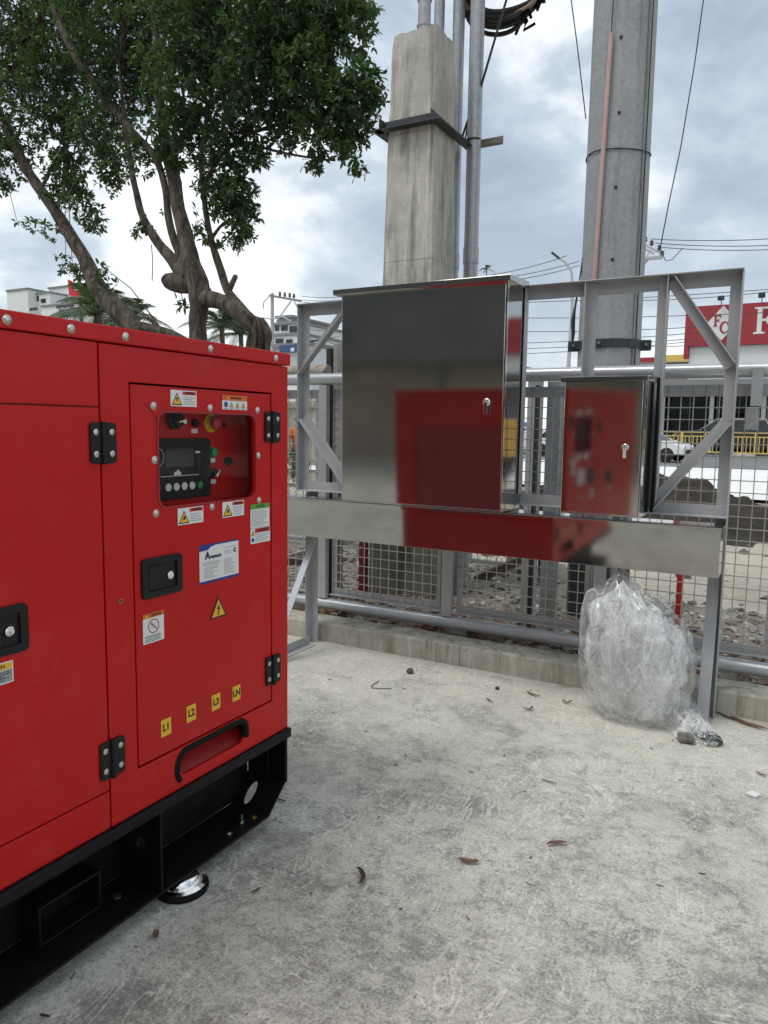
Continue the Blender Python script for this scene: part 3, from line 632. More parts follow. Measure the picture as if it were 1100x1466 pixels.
def cabinet(name, label, x0, x1, z0, z1, lid_over, key, stickers=(), yb=4.135):
    T = thing(name, label, 'metal cabinet', ((x0 + x1) / 2, 4.0, z0))
    yf = 3.885
    MB().box(x0, x1, yf + .004, yb, z0, z1).build('body', 'stainless', T, bevel=.002)
    d = MB().box(x0 + .003, x1 - .008, yf - .016, yf + .002, z0 + .008, z1 - .006); cx_, cz_ = (x0 + x1) / 2, (z0 + z1) / 2
    for v in d.v[-8:]: v.y += (v.x - cx_) * (.010 if x1 - x0 > .7 else -.026) - (v.z - cz_) * .017
    d.build('door', 'stainless', T, bevel=.003)
    MB().box(x0, x0 + 0.002, yf - .006, yf + .003, z0, z1).build('door_seal', 'rubber', T) if False else None
    MB().box(x1 - .005, x1 - .0005, yf - .012, yf + .003, z0 + .004, z1 - .004).build('door_edge', 'chrome', T)
    o, h = lid_over; yl = min(yb, 4.108) + .01
    v = [(x0 - o, yf - .02 - o * 1.5, z1 - .008), (x1 + o, yf - .02 - o * 1.5, z1 - .008), (x1 + o, yl, z1 - .008), (x0 - o, yl, z1 - .008),
         (x0 - o, yf - .02 - o * 1.5, z1 + h), (x1 + o, yf - .02 - o * 1.5, z1 + h), (x1 + o, yl, z1 + h + .012), (x0 - o, yl, z1 + h + .012)]
    b = MB(); b.add(v, [(0, 3, 2, 1), (4, 5, 6, 7), (0, 1, 5, 4), (1, 2, 6, 5), (2, 3, 7, 6), (3, 0, 4, 7)]); b.build('rain_lid', 'stainless_top', T, bevel=.002)
    kx, kz, s = key
    k = MB(); k.lathe((kx, yf - .016, kz), (0, -1, 0), [(0, .017 * s), (.006, .017 * s), (.010, .013 * s), (.018, .011 * s)], 18)
    lk = k.build('lock', 'chrome', T, smooth=True)
    k = MB(); k.bar((kx, yf - .036, kz + .004), (kx, yf - .030, kz - .052 * s), .016 * s, .003, (0, 1, 0)); k.lathe((kx, yf - .030, kz), (0, -1, 0), [(0, .007), (.012, .006)], 10)
    k.build('key', 'chrome', lk, bevel=.001)
    for (u0, u1, v0, v1, rot) in stickers:
        c = Vector(((u0 + u1) / 2, 0, (v0 + v1) / 2)); q = []
        for u, v_ in ((u0, v0), (u1, v0), (u1, v1), (u0, v1)):
            dx, dz = u - c.x, v_ - c.z; q.append((c.x + dx * math.cos(rot) - dz * math.sin(rot), c.z + dx * math.sin(rot) + dz * math.cos(rot)))
        b = MB(); b.plate(q, [], lambda u, v, d: Vector((u, yf - .0166 + d * -1, v)), .0004); st = b.build('paper_label', 'tape_paper', T)
    return T
cabinet('electrical_cabinet', 'tall stainless steel cabinet with lock and key, larger of the two on the duct', -2.455, -1.415, 1.040, 2.285, (0.035, 0.022), (-1.515, 1.645, 1.25),
        ((-2.055, -2.030, 2.185, 2.24, 0.05), (-1.54, -1.465, 2.07, 2.098, 0.22)), 4.183)
cabinet('electrical_cabinet', 'small stainless steel cabinet standing right of the tall one on the duct', -1.088, -0.682, 1.062, 1.755, (0.014, 0.016), (-0.765, 1.418, 1.05))
for o in list(bpy.data.objects):
    if o.get('label', '').startswith('small stainless'): MB().box(-0.674, -0.660, 4.137, 4.150, 1.07, 1.78).build('gasket_strip', 'rubber', o)

# ================================================================== RED GENERATOR SET
GX, GY0, GY1 = -1.62, 0.15, 2.19
def genset():
    T = thing('generator_set', 'big red enclosed generator on a black steel skid, with control window and warning stickers', 'generator', (-2.25, 1.17, 0))
    f3 = lambda X: (lambda u, v, d: Vector((X + d, u, v)))
    def face(name, mat, outer, holes=(), t=.012, X=GX, parent=T, bevel=.0025):
        return MB().plate(outer, holes, f3(X), t).build(name, mat, parent, bevel=bevel)
    XB = GX - 1.32
    # body core behind the panels
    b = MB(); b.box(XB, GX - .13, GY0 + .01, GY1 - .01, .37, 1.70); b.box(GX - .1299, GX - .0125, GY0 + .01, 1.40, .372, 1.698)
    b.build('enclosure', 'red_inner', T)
    # side panels
    face('side_panel', 'red', rect(GY0, 1.3595, .367, .4755)); face('side_panel', 'red', rect(GY0, 1.3595, 1.5435, 1.7095))
    door = face('side_door', 'red', rect(.62, 1.3595, .4795, 1.5395)); door2 = face('side_door', 'red', rect(GY0, .616, .4795, 1.5395))
    slot = rrect(1.625, 1.945, .405, .478, .034, 6)
    face('side_panel', 'red', rect(1.3645, GY1, .367, 1.7095), [rect(1.462, 2.096, .498, 1.613), slot])
    # pocket behind the slot
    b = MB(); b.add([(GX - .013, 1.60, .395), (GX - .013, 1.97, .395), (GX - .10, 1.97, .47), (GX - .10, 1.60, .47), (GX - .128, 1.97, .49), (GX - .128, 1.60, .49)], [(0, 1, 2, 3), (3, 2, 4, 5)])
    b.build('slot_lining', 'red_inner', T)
    pts = [(1.629, .392), (1.618, .415), (1.618, .446), (1.628, .468), (1.648, .483), (1.70, .4845), (1.78, .485), (1.87, .4855), (1.925, .484), (1.944, .470), (1.950, .45), (1.950, .418)]
    MB().tube([(GX - .005, u, v) for u, v in pts], .0125, 10).build('slot_trim', 'rubber', T, smooth=True)
    # end panels (the one facing the cabinets is seen mirrored in them)
    fy = lambda Y, s: (lambda u, v, d: Vector((u, Y + s * d, v)))
    MB().plate(rect(XB, GX - .003, .367, 1.709), [rect(XB + .18, GX - .2, .75, 1.45)], fy(GY1, 1), .009).build('end_panel', 'red', T, bevel=.0025)
    MB().plate(rect(XB, GX - .003, .367, 1.709), [], fy(GY0, -1), .009).build('end_panel', 'red', T, bevel=.0025)
    for k in range(9):
        z = .78 + k * .075
        MB().bar((XB + .182, GY1 - .018, z), (GX - .202, GY1 - .018, z), .022, .006, (0, .5, 1)).build('louvre', 'red_inner', T)
    MB().plate(rect(GY0, GY1, .367, 1.7095), [], lambda u, v, d: Vector((XB - d, u, v)), .009).build('side_panel', 'red', T, bevel=.0025)
    # roof cover and its bolts
    MB().box(XB - .010, GX + .009, GY0 - .008, GY1 + .006, 1.7125, 1.7555).build('roof', 'red', T, bevel=.004)
    def bolt(y, z, X, r=.011, mat='bolt_metal', parent=T):
        b = MB(); b.lathe((X, y, z), (1, 0, 0), [(0, r * 1.25), (.0015, r * 1.25), (.002, r), (.005, r * .85), (.0075, r * .45), (.008, .0005)], 14); return b.build('bolt', mat, parent, smooth=True)
    for y in (1.273, 1.446, 1.779, 2.109, 1.10, .75, .4): bolt(y, 1.7325, GX + .009, .0095)
    # control door with window
    win = rrect(1.566, 2.006, 1.256, 1.533, .032, 6)
    cd = face('control_door', 'red', rect(1.4675, 2.0905, .5035, 1.6075), [win], .014, GX - .001)
    # instrument panel and its box, walls in the darker red of the shaded recess
    cab = MB(); iy0, iy1, iz0, iz1, dx = 1.50, 2.085, 1.215, 1.585, .10
    cab.box(GX - .118, GX - .11, iy0, iy1, iz0, iz1); inst = cab.build('instrument_panel', 'red', T)
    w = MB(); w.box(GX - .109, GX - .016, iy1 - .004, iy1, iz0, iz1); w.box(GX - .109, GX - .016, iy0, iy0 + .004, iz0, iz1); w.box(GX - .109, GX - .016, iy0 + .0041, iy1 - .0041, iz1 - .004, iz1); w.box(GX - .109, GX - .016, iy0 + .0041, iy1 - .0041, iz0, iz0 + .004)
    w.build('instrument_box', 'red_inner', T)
    MB().plate(rrect(1.556, 2.016, 1.246, 1.543, .03, 4), [], f3(GX - .0152), .0003).build('window_pane', 'pane', T)
    fr = MB().plate(rrect(1.560, 2.012, 1.250, 1.539, .034, 6), [rrect(1.5665, 2.0055, 1.2565, 1.5325, .031, 6)], f3(GX + .0012), .002); fr.build('window_rim', 'red_inner', T)
    for y, z in ((1.551, 1.55), (1.785, 1.551), (2.019, 1.55), (1.551, 1.396), (2.022, 1.396), (1.552, 1.241), (1.789, 1.240), (2.025, 1.242)): bolt(y, z, GX - .001, .0095, parent=cd)
    # instruments
    IX = GX - .11
    b = MB(); b.plate(rrect(1.625, 1.895, 1.262, 1.455, .014, 4), [], f3(IX + .010), .010); ctl = b.build('controller', 'black_plastic', T, bevel=.004)
    MB().plate(rrect(1.69, 1.815, 1.365, 1.422, .004, 2), [], f3(IX + .0108), .0006).build('screen', 'led_screen', ctl)
    for k, (y, m) in enumerate(((1.655, 'print_red'), (1.70, 'print_white'), (1.735, 'print_white'), (1.77, 'print_white'), (1.805, 'print_white'), (1.842, 'button_green'))):
        c = MB(); c.plate(circ(y, 1.302, .0125), [circ(y, 1.302, .0088)], f3(IX + .0120), .0018); c.mi = 1; c.plate(circ(y, 1.302, .0085), [], f3(IX + .0116), .0010)
        c.build('button', [m, 'print_black' if m == 'print_red' else m], ctl)
    MB().plate(circ(1.655, 1.397, .030, 24), [circ(1.655, 1.397, .0275, 24)], f3(IX + .0111), .0008).build('dial_ring', 'print_grey', ctl)
    MB().plate(circ(1.655, 1.397, .009), [], f3(IX + .0113), .0008).build('button', 'print_white', ctl)
    l = MB(); l.plate(rect(1.668, 1.835, 1.3355, 1.3375), [], f3(IX + .0110), .0008); l.plate([(1.725, 1.339), (1.757, 1.339), (1.755, 1.348), (1.748, 1.350), (1.745, 1.357), (1.737, 1.351), (1.727, 1.348)], [], f3(IX + .0110), .0008)
    l.plate(rect(1.822, 1.843, 1.407, 1.413), [], f3(IX + .0110), .0008); l.build('marks', 'print_white', ctl)
    b = MB(); b.lathe((IX, 1.736, 1.513), (1, 0, 0), [(0, .030), (.014, .030), (.016, .024), (.028, .020), (.030, .012)], 20); sw = b.build('key_switch', 'black_plastic', T, smooth=True)
    b = MB(); b.bar((IX + .034, 1.722, 1.506), (IX + .034, 1.752, 1.514), .006, .014, (1, 0, 0)); b.lathe((IX + .030, 1.748, 1.508), (1, 0, 0), [(0, .009), (.010, .008)], 12); b.build('key', 'chrome', sw, bevel=.001)
    b = MB(); b.lathe((IX, 1.905, 1.505), (1, 0, 0), [(0, .031), (.004, .031), (.005, .022), (.012, .020)], 24); es = b.build('stop_button', 'knob_yellow', T, smooth=True)
    b = MB(); b.lathe((IX + .012, 1.905, 1.505), (1, 0, 0), [(0, .014), (.010, .014), (.012, .022), (.022, .020), (.026, .010)], 24); b.build('knob', 'print_red', es, smooth=True)
    b = MB(); b.lathe((IX, 1.83, 1.505), (1, 0, 0), [(0, .013), (.010, .013), (.012, .009)], 16); b.build('indicator', 'black_plastic', T, smooth=True)
    b = MB(); b.lathe((IX, 1.912, 1.408), (1, 0, 0), [(0, .018), (.004, .018), (.005, .0145), (.016, .014), (.019, .009)], 20); b.build('start_button', 'button_green', T, smooth=True)
    b = MB(); b.lathe((IX, 1.915, 1.338), (1, 0, 0), [(0, .017), (.006, .017), (.007, .013), (.02, .012)], 18); rs = b.build('rotary_switch', 'black_plastic', T, smooth=True)
    b = MB(); b.bar((IX + .024, 1.903, 1.328), (IX + .024, 1.929, 1.348), .009, .009, (1, 0, 0)); b.build('lever', 'chrome', rs, bevel=.001)
    b = MB(); b.lathe((IX, 1.985, 1.375), (1, 0, 0), [(0, .015), (.012, .014), (.02, .010)], 14); b.build('breaker_knob', 'rubber', T, smooth=True)
    b = MB(); b.lathe((IX, 1.962, 1.50), (1, 0, 0), [(0, .012), (.010, .011)], 14); b.build('lamp', 'chrome', T, smooth=True)
    for y, z in ((1.83, 1.478), (1.912, 1.380), (1.915, 1.308)): MB().plate(rect(y - .014, y + .014, z - .007, z + .007), [], f3(IX + .001), .0015).build('tag', 'print_white', T)
    # hinges
    def hinge(y, z, w=.085, h=.108):
        b = MB(); b.plate(rrect(y - w / 2, y - .006, z - h / 2, z + h / 2, .010, 3), [], f3(GX + .006), .006); b.plate(rrect(y + .006, y + w / 2, z - h / 2, z + h / 2, .010, 3), [], f3(GX + .006), .006)
        b.cyl((GX + .007, y, z - h / 2 - .002), (GX + .007, y, z + h / 2 + .002), .0085, 12)
        hg = b.build('hinge', 'black_plastic', T, bevel=.0015)
        for dy in (-.026, .026):
            for dz in (-.029, .029):
                s = MB(); s.lathe((GX + .006, y + dy, z + dz), (1, 0, 0), [(0, .0088), (.002, .0085), (.0035, .005), (.0022, .0032), (.002, .0005)], 12); s.build('screw', 'bolt_metal', hg, smooth=True)
    hinge(1.368, 1.447); hinge(1.370, .570); hinge(2.097, 1.494, .084, .106); hinge(2.098, .618, .084, .106)
    # latches
    def latch(y, z, w=.158, h=.118):
        b = MB(); b.plate(rrect(y - w / 2, y + w / 2, z - h / 2, z + h / 2, .014, 4), [rrect(y - w / 2 + .022, y + w / 2 - .022, z - h / 2 + .020, z + h / 2 - .020, .004, 2)], f3(GX + .007), .009)
        L = b.build('latch', 'black_plastic', T, bevel=.003)
        b = MB(); b.plate(rect(y - w / 2 + .021, y + w / 2 - .021, z - h / 2 + .019, z + h / 2 - .019), [], f3(GX + .0005), .001); b.plate(rect(y - w / 2 + .026, y + .012, z - h / 2 + .024, z + h / 2 - .024), [], f3(GX + .0045), .003); b.build('paddle', 'black_plastic', L, bevel=.001)
        b = MB(); b.lathe((GX + .001, y + .028, z - .002), (1, 0, 0), [(0, .0125), (.008, .0125), (.010, .0095), (.0085, .006)], 14); b.build('lock', 'chrome', L, smooth=True)
    latch(1.569, 1.054); latch(1.048, 1.005)
    b = MB(); b.lathe((GX, 1.415, 1.008), (1, 0, 0), [(0, .0075), (.002, .007)], 12); b.build('grommet', 'brass', T, smooth=True); MB().lathe((GX + .0021, 1.415, 1.008), (1, 0, 0), [(0, .004), (.0004, .004)], 10).build('grommet_hole_disc', 'print_black', T)  # flat black disc gives the dark inside of the grommet
    # ---- stickers
    Ay, Az = Vector((0, 1, 0)), Vector((0, 0, 1)); XS = GX + .0008
    def quad(b, mi, u0, u1, v0, v1, lift=0): b.mi = mi; b.plate(rect(u0, u1, v0, v1), [], f3(XS + .0002 + lift), .0007 + lift * .5)
    mats = ['print_white', 'print_red', 'print_yellow', 'print_black', 'print_grey', 'print_orange', 'print_green', 'print_blue']
    def lines(b, u0, u1, v0, v1, n, mi=4, rag=.25):
        for i in range(n):
            v = v1 - (i + .5) * (v1 - v0) / n; u = u0
            end = u1 - random.random() * rag * (u1 - u0); h = (v1 - v0) / n * .23
            while u < end:
                w_ = random.uniform(.003, .010); quad(b, mi, u, min(u + w_, end), v - h, v + h, .0003); u += w_ + .0018
    def tri(b, mi, cu, cv, s, lift): b.mi = mi; b.plate([(cu - s * .58, cv - s * .5), (cu + s * .58, cv - s * .5), (cu, cv + s * .5)], [], f3(XS + lift), lift * .5)
    def wtri(b, cu, cv, s, sym='bolt'):
        tri(b, 3, cu, cv, s, .0005); tri(b, 2, cu, cv - s * .03, s * .76, .0008); b.mi = 3
        if sym == 'bolt': b.plate([(cu + s * .06, cv + s * .22), (cu - s * .12, cv - s * .05), (cu - s * .01, cv - s * .04), (cu - s * .05, cv - s * .27), (cu + s * .12, cv + s * .02), (cu + .0, cv + s * .03)], [], f3(XS + .0011), .0003)
        elif sym == 'hand': b.plate(circ(cu, cv - s * .12, s * .12, 8), [], f3(XS + .0011), .0003); b.plate(rect(cu - s * .03, cu + s * .16, cv - s * .10, cv + s * .06), [], f3(XS + .0011), .0003)
        else: b.plate(rect(cu - s * .05, cu + s * .05, cv - s * .22, cv + s * .14), [], f3(XS + .0011), .0003); b.plate(rect(cu - s * .14, cu + s * .14, cv - s * .02, cv + s * .04), [], f3(XS + .0011), .0003)
    def warn(u0, u1, v0, v1, sym):
        b = MB(); quad(b, 0, u0, u1, v0, v1); w = u1 - u0; h = v1 - v0
        quad(b, 1, u0 + w * .45, u1 - .003, v1 - h * .27, v1 - .003, .0003); tri(b, 5, u0 + w * .50, v1 - h * .15, h * .13, .0008)
        wtri(b, u0 + w * .235, v0 + h * .46, h * .78, sym); lines(b, u0 + w * .49, u1 - .006, v0 + h * .10, v1 - h * .36, 4)
        s = b.build('warning_sticker', mats, T); text_mesh('WARNING', h * .20, 'print_black', (XS + .0008, u0 + w * .74, v1 - h * .15), Ay, Az, s, sx=.8)
    warn(1.616, 1.724, 1.5525, 1.600, 'man'); warn(1.637, 1.747, 1.196, 1.247, 'hand'); warn(1.836, 1.943, 1.199, 1.250, 'hand')
    b = MB(); quad(b, 0, 1.840, 1.962, 1.549, 1.595); quad(b, 5, 1.840, 1.962, 1.5775, 1.595, .0003); tri(b, 2, 1.868, 1.5862, .009, .0009)
    b.mi = 7; b.plate(circ(1.857, 1.565, .009), [], f3(XS + .0007), .0003)
    for u in (1.884, 1.913, 1.942): wtri(b, u, 1.565, .017, 'hand')
    for i, u in enumerate((1.857, 1.884, 1.913, 1.942)): quad(b, 3, u - .009, u + .009, 1.5515, 1.5535, .0003)
    s = b.build('warning_sticker', mats, T); text_mesh('WARNING', .011, 'print_black', (XS + .0012, 1.905, 1.5862), Ay, Az, s)
    b = MB(); quad(b, 0, 1.977, 2.081, 1.148, 1.230); quad(b, 6, 1.977, 2.081, 1.213, 1.230, .0003); lines(b, 1.984, 2.076, 1.152, 1.209, 9, rag=.3)
    s = b.build('instruction_sticker', mats, T); text_mesh('NOTICE', .012, 'print_black', (XS + .0008, 2.03, 1.2215), Ay, Az, s)
    b = MB(); quad(b, 0, 1.977, 2.084, 1.094, 1.147); quad(b, 1, 2.000, 2.082, 1.130, 1.1455, .0003); wtri(b, 1.989, 1.131, .018, 'man'); b.mi = 7; b.plate(circ(1.989, 1.107, .0075), [], f3(XS + .0007), .0003); lines(b, 2.003, 2.079, 1.099, 1.126, 4)
    s = b.build('warning_sticker', mats, T); text_mesh('WARNING', .011, 'print_black', (XS + .0008, 2.046, 1.1378), Ay, Az, s)
    # maker's plate
    b = MB(); quad(b, 0, 1.727, 1.913, .997, 1.122); quad(b, 7, 1.727, 1.913, .997, 1.005, .0003); quad(b, 7, 1.727, 1.913, 1.1165, 1.122, .0003)
    b.mi = 7; b.plate([(1.727, 1.102), (1.764, 1.104), (1.780, 1.113), (1.800, 1.1164), (1.727, 1.1164)], [], f3(XS + .0007), .0004)
    lines(b, 1.742, 1.822, 1.052, 1.066, 2, rag=.1); lines(b, 1.746, 1.818, 1.012, 1.050, 7, rag=.45); lines(b, 1.842, 1.900, 1.012, 1.066, 9, rag=.4); lines(b, 1.842, 1.900, 1.098, 1.104, 1, rag=.1); lines(b, 1.842, 1.882, 1.078, 1.094, 3)
    s = b.build('maker_plate', mats, T)
    text_mesh('A', .034, 'print_ink', (XS + .001, 1.763, 1.085), Ay, Az, s, bold=.0012, sx=.95); text_mesh('ventech', .0165, 'print_ink', (XS + .001, 1.801, 1.0805), Ay, Az, s, bold=.0005); text_mesh('C', .018, 'print_ink', (XS + .001, 1.893, 1.087), Ay, Az, s, bold=.0012)
    # electricity triangle
    b = MB(); b.mi = 3; b.plate([(1.772, .874), (1.852, .874), (1.812, .946)], [], f3(XS + .0002), .0008); b.mi = 2; b.plate([(1.7815, .8795), (1.8425, .8795), (1.812, .9345)], [], f3(XS + .0006), .0003)
    b.mi = 3; b.plate([(1.817, .924), (1.8035, .9025), (1.8105, .9035), (1.807, .887), (1.8035, .888), (1.8085, .8815), (1.8140, .8890), (1.8110, .8882), (1.8205, .9085), (1.8135, .9075)], [], f3(XS + .001), .0003); b.build('hazard_sticker', mats, T)
    # no-entry sticker
    b = MB(); quad(b, 0, 1.492, 1.573, .862, .937); quad(b, 5, 1.492, 1.573, .9375, .951); tri(b, 2, 1.507, .944, .010, .0009)
    b.mi = 1; b.plate(circ(1.5325, .911, .0215, 24), [circ(1.5325, .911, .0185, 24)], f3(XS + .0007), .0004); b.plate([(1.518, .924), (1.5465, .896), (1.5485, .898), (1.520, .926)], [], f3(XS + .0009), .0004)
    lines(b, 1.521, 1.545, .903, .919, 2, 4); lines(b, 1.499, 1.567, .865, .886, 4, 3, .15); s = b.build('prohibition_sticker', mats, T); text_mesh('DANGER', .010, 'print_black', (XS + .0008, 1.543, .944), Ay, Az, s)
    # caution sticker at the left edge
    b = MB(); quad(b, 0, .975, 1.085, .877, .930); quad(b, 2, .978, 1.082, .912, .927, .0003); quad(b, 4, .978, 1.082, .880, .9105, .0003); b_ = b
    lines(b, .982, 1.078, .883, .908, 5, 0); s = b.build('caution_sticker', mats, T); text_mesh('CAUTION', .0145, 'print_black', (XS + .0008, 1.031, .9195), Ay, Az, s)
    for y, z, tx in ((1.574, .586, 'L1'), (1.6815, .594, 'L2'), (1.7955, .5935, 'L3'), (1.8975, .5915, 'LN')):
        b = MB(); quad(b, 2, y - .0205, y + .0205, z - .0265, z + .0265); s = b.build('phase_sticker', mats, T); text_mesh(tx, .031, 'print_black', (XS + .0007, y, z), Ay, Az, s, bold=.0009, sx=.95)
    # ---- black skid
    S = MB().box(XB - .012, GX + .014, GY0 - .02, GY1 + .008, .330, .3655).build('skid_top_rail', 'black', T, bevel=.006)
    MB().box(GX - .19, GX - .182, GY0, GY1 - .0165, .066, .3295).build('skid_web', 'black', T)
    MB().box(GX - .1815, GX - .001, GY0, 2.075, .058, .066).build('skid_flange', 'black', T, bevel=.002)
    sl = Vector((0, .1035, .092)); sn = Vector((0, -.664, .747)); L_ = sl.length; sl.normalize()
    oval = [(GX - .122 + .019 * math.cos(a), L_ * .46 + .046 * math.sin(a)) for a in [2 * math.pi * i / 20 for i in range(20)]]
    MB().plate(rect(GX - .1815, GX - .001, 0, L_), [oval], lambda u, v, d: Vector((u, 2.0755, .0585)) + sl * v + sn * (.007 + d), .007).build('skid_flange', 'black', T, bevel=.001)
    MB().box(GX - .1815, GX - .001, GY1 - .013, GY1 - .0005, .1490, .3299).build('skid_end_plate', 'black', T)
    MB().cyl((GX - .085, 2.176, .16), (GX - .085, 2.176, .325), .003, 6).build('weld_seam', 'black_plastic', T)
    MB().plate(rect(GX - .1815, GX - .001, .0665, .3295), [circ(GX - .085, .20, .021, 16)], fy(1.552, 1), .008).build('gusset', 'black', T, bevel=.0015)
    for y, x in ((1.46, -.10),): MB().lathe((GX + x, y, .066), (0, 0, 1), [(0, .012), (.006, .011)], 12).build('bolt', 'dark_steel', T)
    # fork pocket: a flat channel welded on the web
    p = MB(); y0, y1, z0, z1 = 1.195, 1.405, .0665, .185
    for a_ in ((y0, y1, z1 - .010, z1), (y0, y0 + .010, z0, z1 - .0105), (y1 - .010, y1, z0, z1 - .0105), (y0 + .0105, y1 - .0105, z0, z0 + .010)): p.box(GX - .181, GX - .100, *a_)
    p.build('fork_pocket', 'black', T, bevel=.003)
    for y, x, m, r in ((1.905, -.045, 'bolt_metal', .013), (1.985, -.055, 'bolt_metal', .012), (2.035, -.040, 'brass', .014)):
        b = MB(); b.lathe((GX + x, y, .0665), (0, 0, 1), [(0, r), (.003, r), (.004, r * .6), (.009, r * .6)], 14)
        if r == .012: b.lathe((GX + x, y, .076), (0, 0, 1), [(0, .006), (.022, .006)], 8)
        b.build('bolt', m, T)
    for y, x in ((1.665, -.035), (.45, -.10), (1.95, -1.2), (.45, -1.2)):
        b = MB(); b.lathe((GX + x, y, .001), (0, 0, 1), [(0, .084), (.012, .086), (.016, .080)], 28); mt = b.build('levelling_mount', 'rubber', T, smooth=True)
        b = MB(); b.lathe((GX + x, y, .017), (0, 0, 1), [(0, .077), (.006, .078), (.012, .066), (.024, .062), (.034, .050), (.040, .030)], 28); b.build('mount_cup', 'chrome', mt, smooth=True)
    return T, f3
gen, f3 = genset()

# ================================================================== CONCRETE COLUMN, CONDUITS, POLE
def lift(name, z0, z1, a, b, mat, T, chip=0.006, top=False):
    # tapered square lift; a, b = (x0, x1, y0, y1) at bottom and top
    bm = bmesh.new(); n = 10; nz_ = max(4, int((z1 - z0) / .07))
    rings = []
    for k in range(nz_ + 1):
        t = k / nz_; z = z0 + (z1 - z0) * t; x0, x1, y0, y1 = [a[i] + (b[i] - a[i]) * t for i in range(4)]
        if top and z1 - z < .10:
            s = (1 - (z1 - z) / .10) * .010; x0 += s; x1 -= s; y0 += s; y1 -= s
        pts = [(x0 + (x1 - x0) * i / n, y0) for i in range(n)] + [(x1, y0 + (y1 - y0) * i / n) for i in range(n)] + [(x1 - (x1 - x0) * i / n, y1) for i in range(n)] + [(x0, y1 - (y1 - y0) * i / n) for i in range(n)]
        ring = []
        for i, (x, y) in enumerate(pts):
            j = chip * (2.2 if i % n == 0 else .6) * nz(x * 9 + i, y * 9, z * 11)
            cx, cy = (x0 + x1) / 2, (y0 + y1) / 2; dx, dy = x - cx, y - cy
            q = (.965 if i % n == 0 else 1.0)
            ring.append(bm.verts.new((cx + dx * q * (1 + j), cy + dy * q * (1 + j), z + (j * 1.5 if top and k == nz_ else 0))))
        rings.append(ring)
    for r0, r1 in zip(rings, rings[1:]):
        for i in range(4 * n): bm.faces.new((r0[i], r0[(i + 1) % (4 * n)], r1[(i + 1) % (4 * n)], r1[i]))
    bm.faces.new(rings[-1]); bm.faces.new(rings[0][::-1])
    me = bpy.data.meshes.new(name); bmesh.ops.translate(bm, verts=bm.verts, vec=-wloc(T)); bm.to_mesh(me); bm.free(); me.materials.append(M[mat])
    o = bpy.data.objects.new(name, me); C.objects.link(o); o.parent = T; return o
def column():
    T = thing('concrete_column', 'tall square weathered concrete column with a black steel collar, behind the tall cabinet', 'concrete column', (-2.93, 5.85, 0))
    lift('column_base', 0.0, 1.15, (-3.25, -2.57, 5.56, 6.12), (-3.235, -2.60, 5.57, 6.11), 'stained_base', T)
    lift('column_section', 1.152, 2.868, (-3.20, -2.67, 5.59, 6.09), (-3.165, -2.70, 5.60, 6.06), 'column_concrete', T)
    lift('column_section', 2.871, 3.87, (-3.163, -2.702, 5.60, 6.06), (-3.14, -2.71, 5.605, 6.03), 'column_concrete', T)
    lift('column_section', 3.873, 4.66, (-3.137, -2.713, 5.608, 6.025), (-3.115, -2.71, 5.62, 5.99), 'column_concrete', T, .012, True)
    z = 3.90
    b = MB(); b.angle((-3.21, 5.595, z), (-2.695, 5.595, z), (0, 0, 1), (0, -1, 0), .085, .008); b.angle((-2.70, 5.51, z - .003), (-2.70, 6.36, z - .003), (0, 0, 1), (1, 0, 0), .085, .008)
    b.build('steel_collar', 'dark_steel', T, bevel=.002)
    MB().angle((-3.15, 5.50, z), (-3.15, 6.2, z), (0, 0, 1), (-1, 0, 0), .085, .008).build('steel_collar', 'dark_steel', T)
column()
def conduit(px, py, Y, r, z1, label, z0=0.0, mat='galv', extra=None):
    p = at(px, py, Y); T = thing('conduit_pipe', label, 'pipe', (p.x, Y, z0), 'galvanised conduits beside the concrete column')
    z = z0; L = 3.0
    while z < z1:
        e = min(z + L, z1); MB().cyl((p.x, Y, z), (p.x, Y, e - .002), r, 20).build('pipe', mat, T, smooth=True)
        if e < z1: MB().cyl((p.x, Y, e - .07), (p.x, Y, e + .07), r + .006, 20).build('coupling', mat, T, smooth=True)
        z = e
    return p
conduit(653, 200, 6.35, .052, 7.4, 'galvanised pipe partly hidden behind the right edge of the concrete column')
cp = conduit(679, 200, 6.22, .062, 7.6, 'galvanised pipe standing free, rightmost beside the concrete column')
conduit(629.5, 20, 6.30, .046, 7.4, 'galvanised pipe rising behind the top of the concrete column')
p = at(608, 20, 5.80); T = thing('conduit_pipe', 'short ribbed steel pipe coming out of the top of the concrete column', 'pipe', (p.x, 5.8, 4.62), 'galvanised conduits beside the concrete column')
MB().lathe((p.x, 5.8, 4.62), (0, 0, 1), [(0, .055), (.13, .055), (.135, .062), (.15, .062), (.155, .052), (.33, .052), (.335, .061), (.35, .061), (.355, .054), (1.6, .054)], 20).build('pipe', 'galv', T, smooth=True)
T = thing('support_channel', 'short steel channel clamped across the free standing pipe beside the column', 'bracket', (-2.45, 6.3, 3.93))
MB().angle((-2.70, 6.33, 3.93), (-2.40, 6.33, 3.93), (0, 0, 1), (0, -1, 0), .07, .006).build('channel', 'crossarm', T, bevel=.001)
b = MB(); b.tube([(cp.x + .068 * math.cos(a), 6.22 + .068 * math.sin(a), 3.96) for a in [R(200 + i * 28) for i in range(6)]], .007, 6); b.build('clamp', 'dark_steel', T, smooth=True)
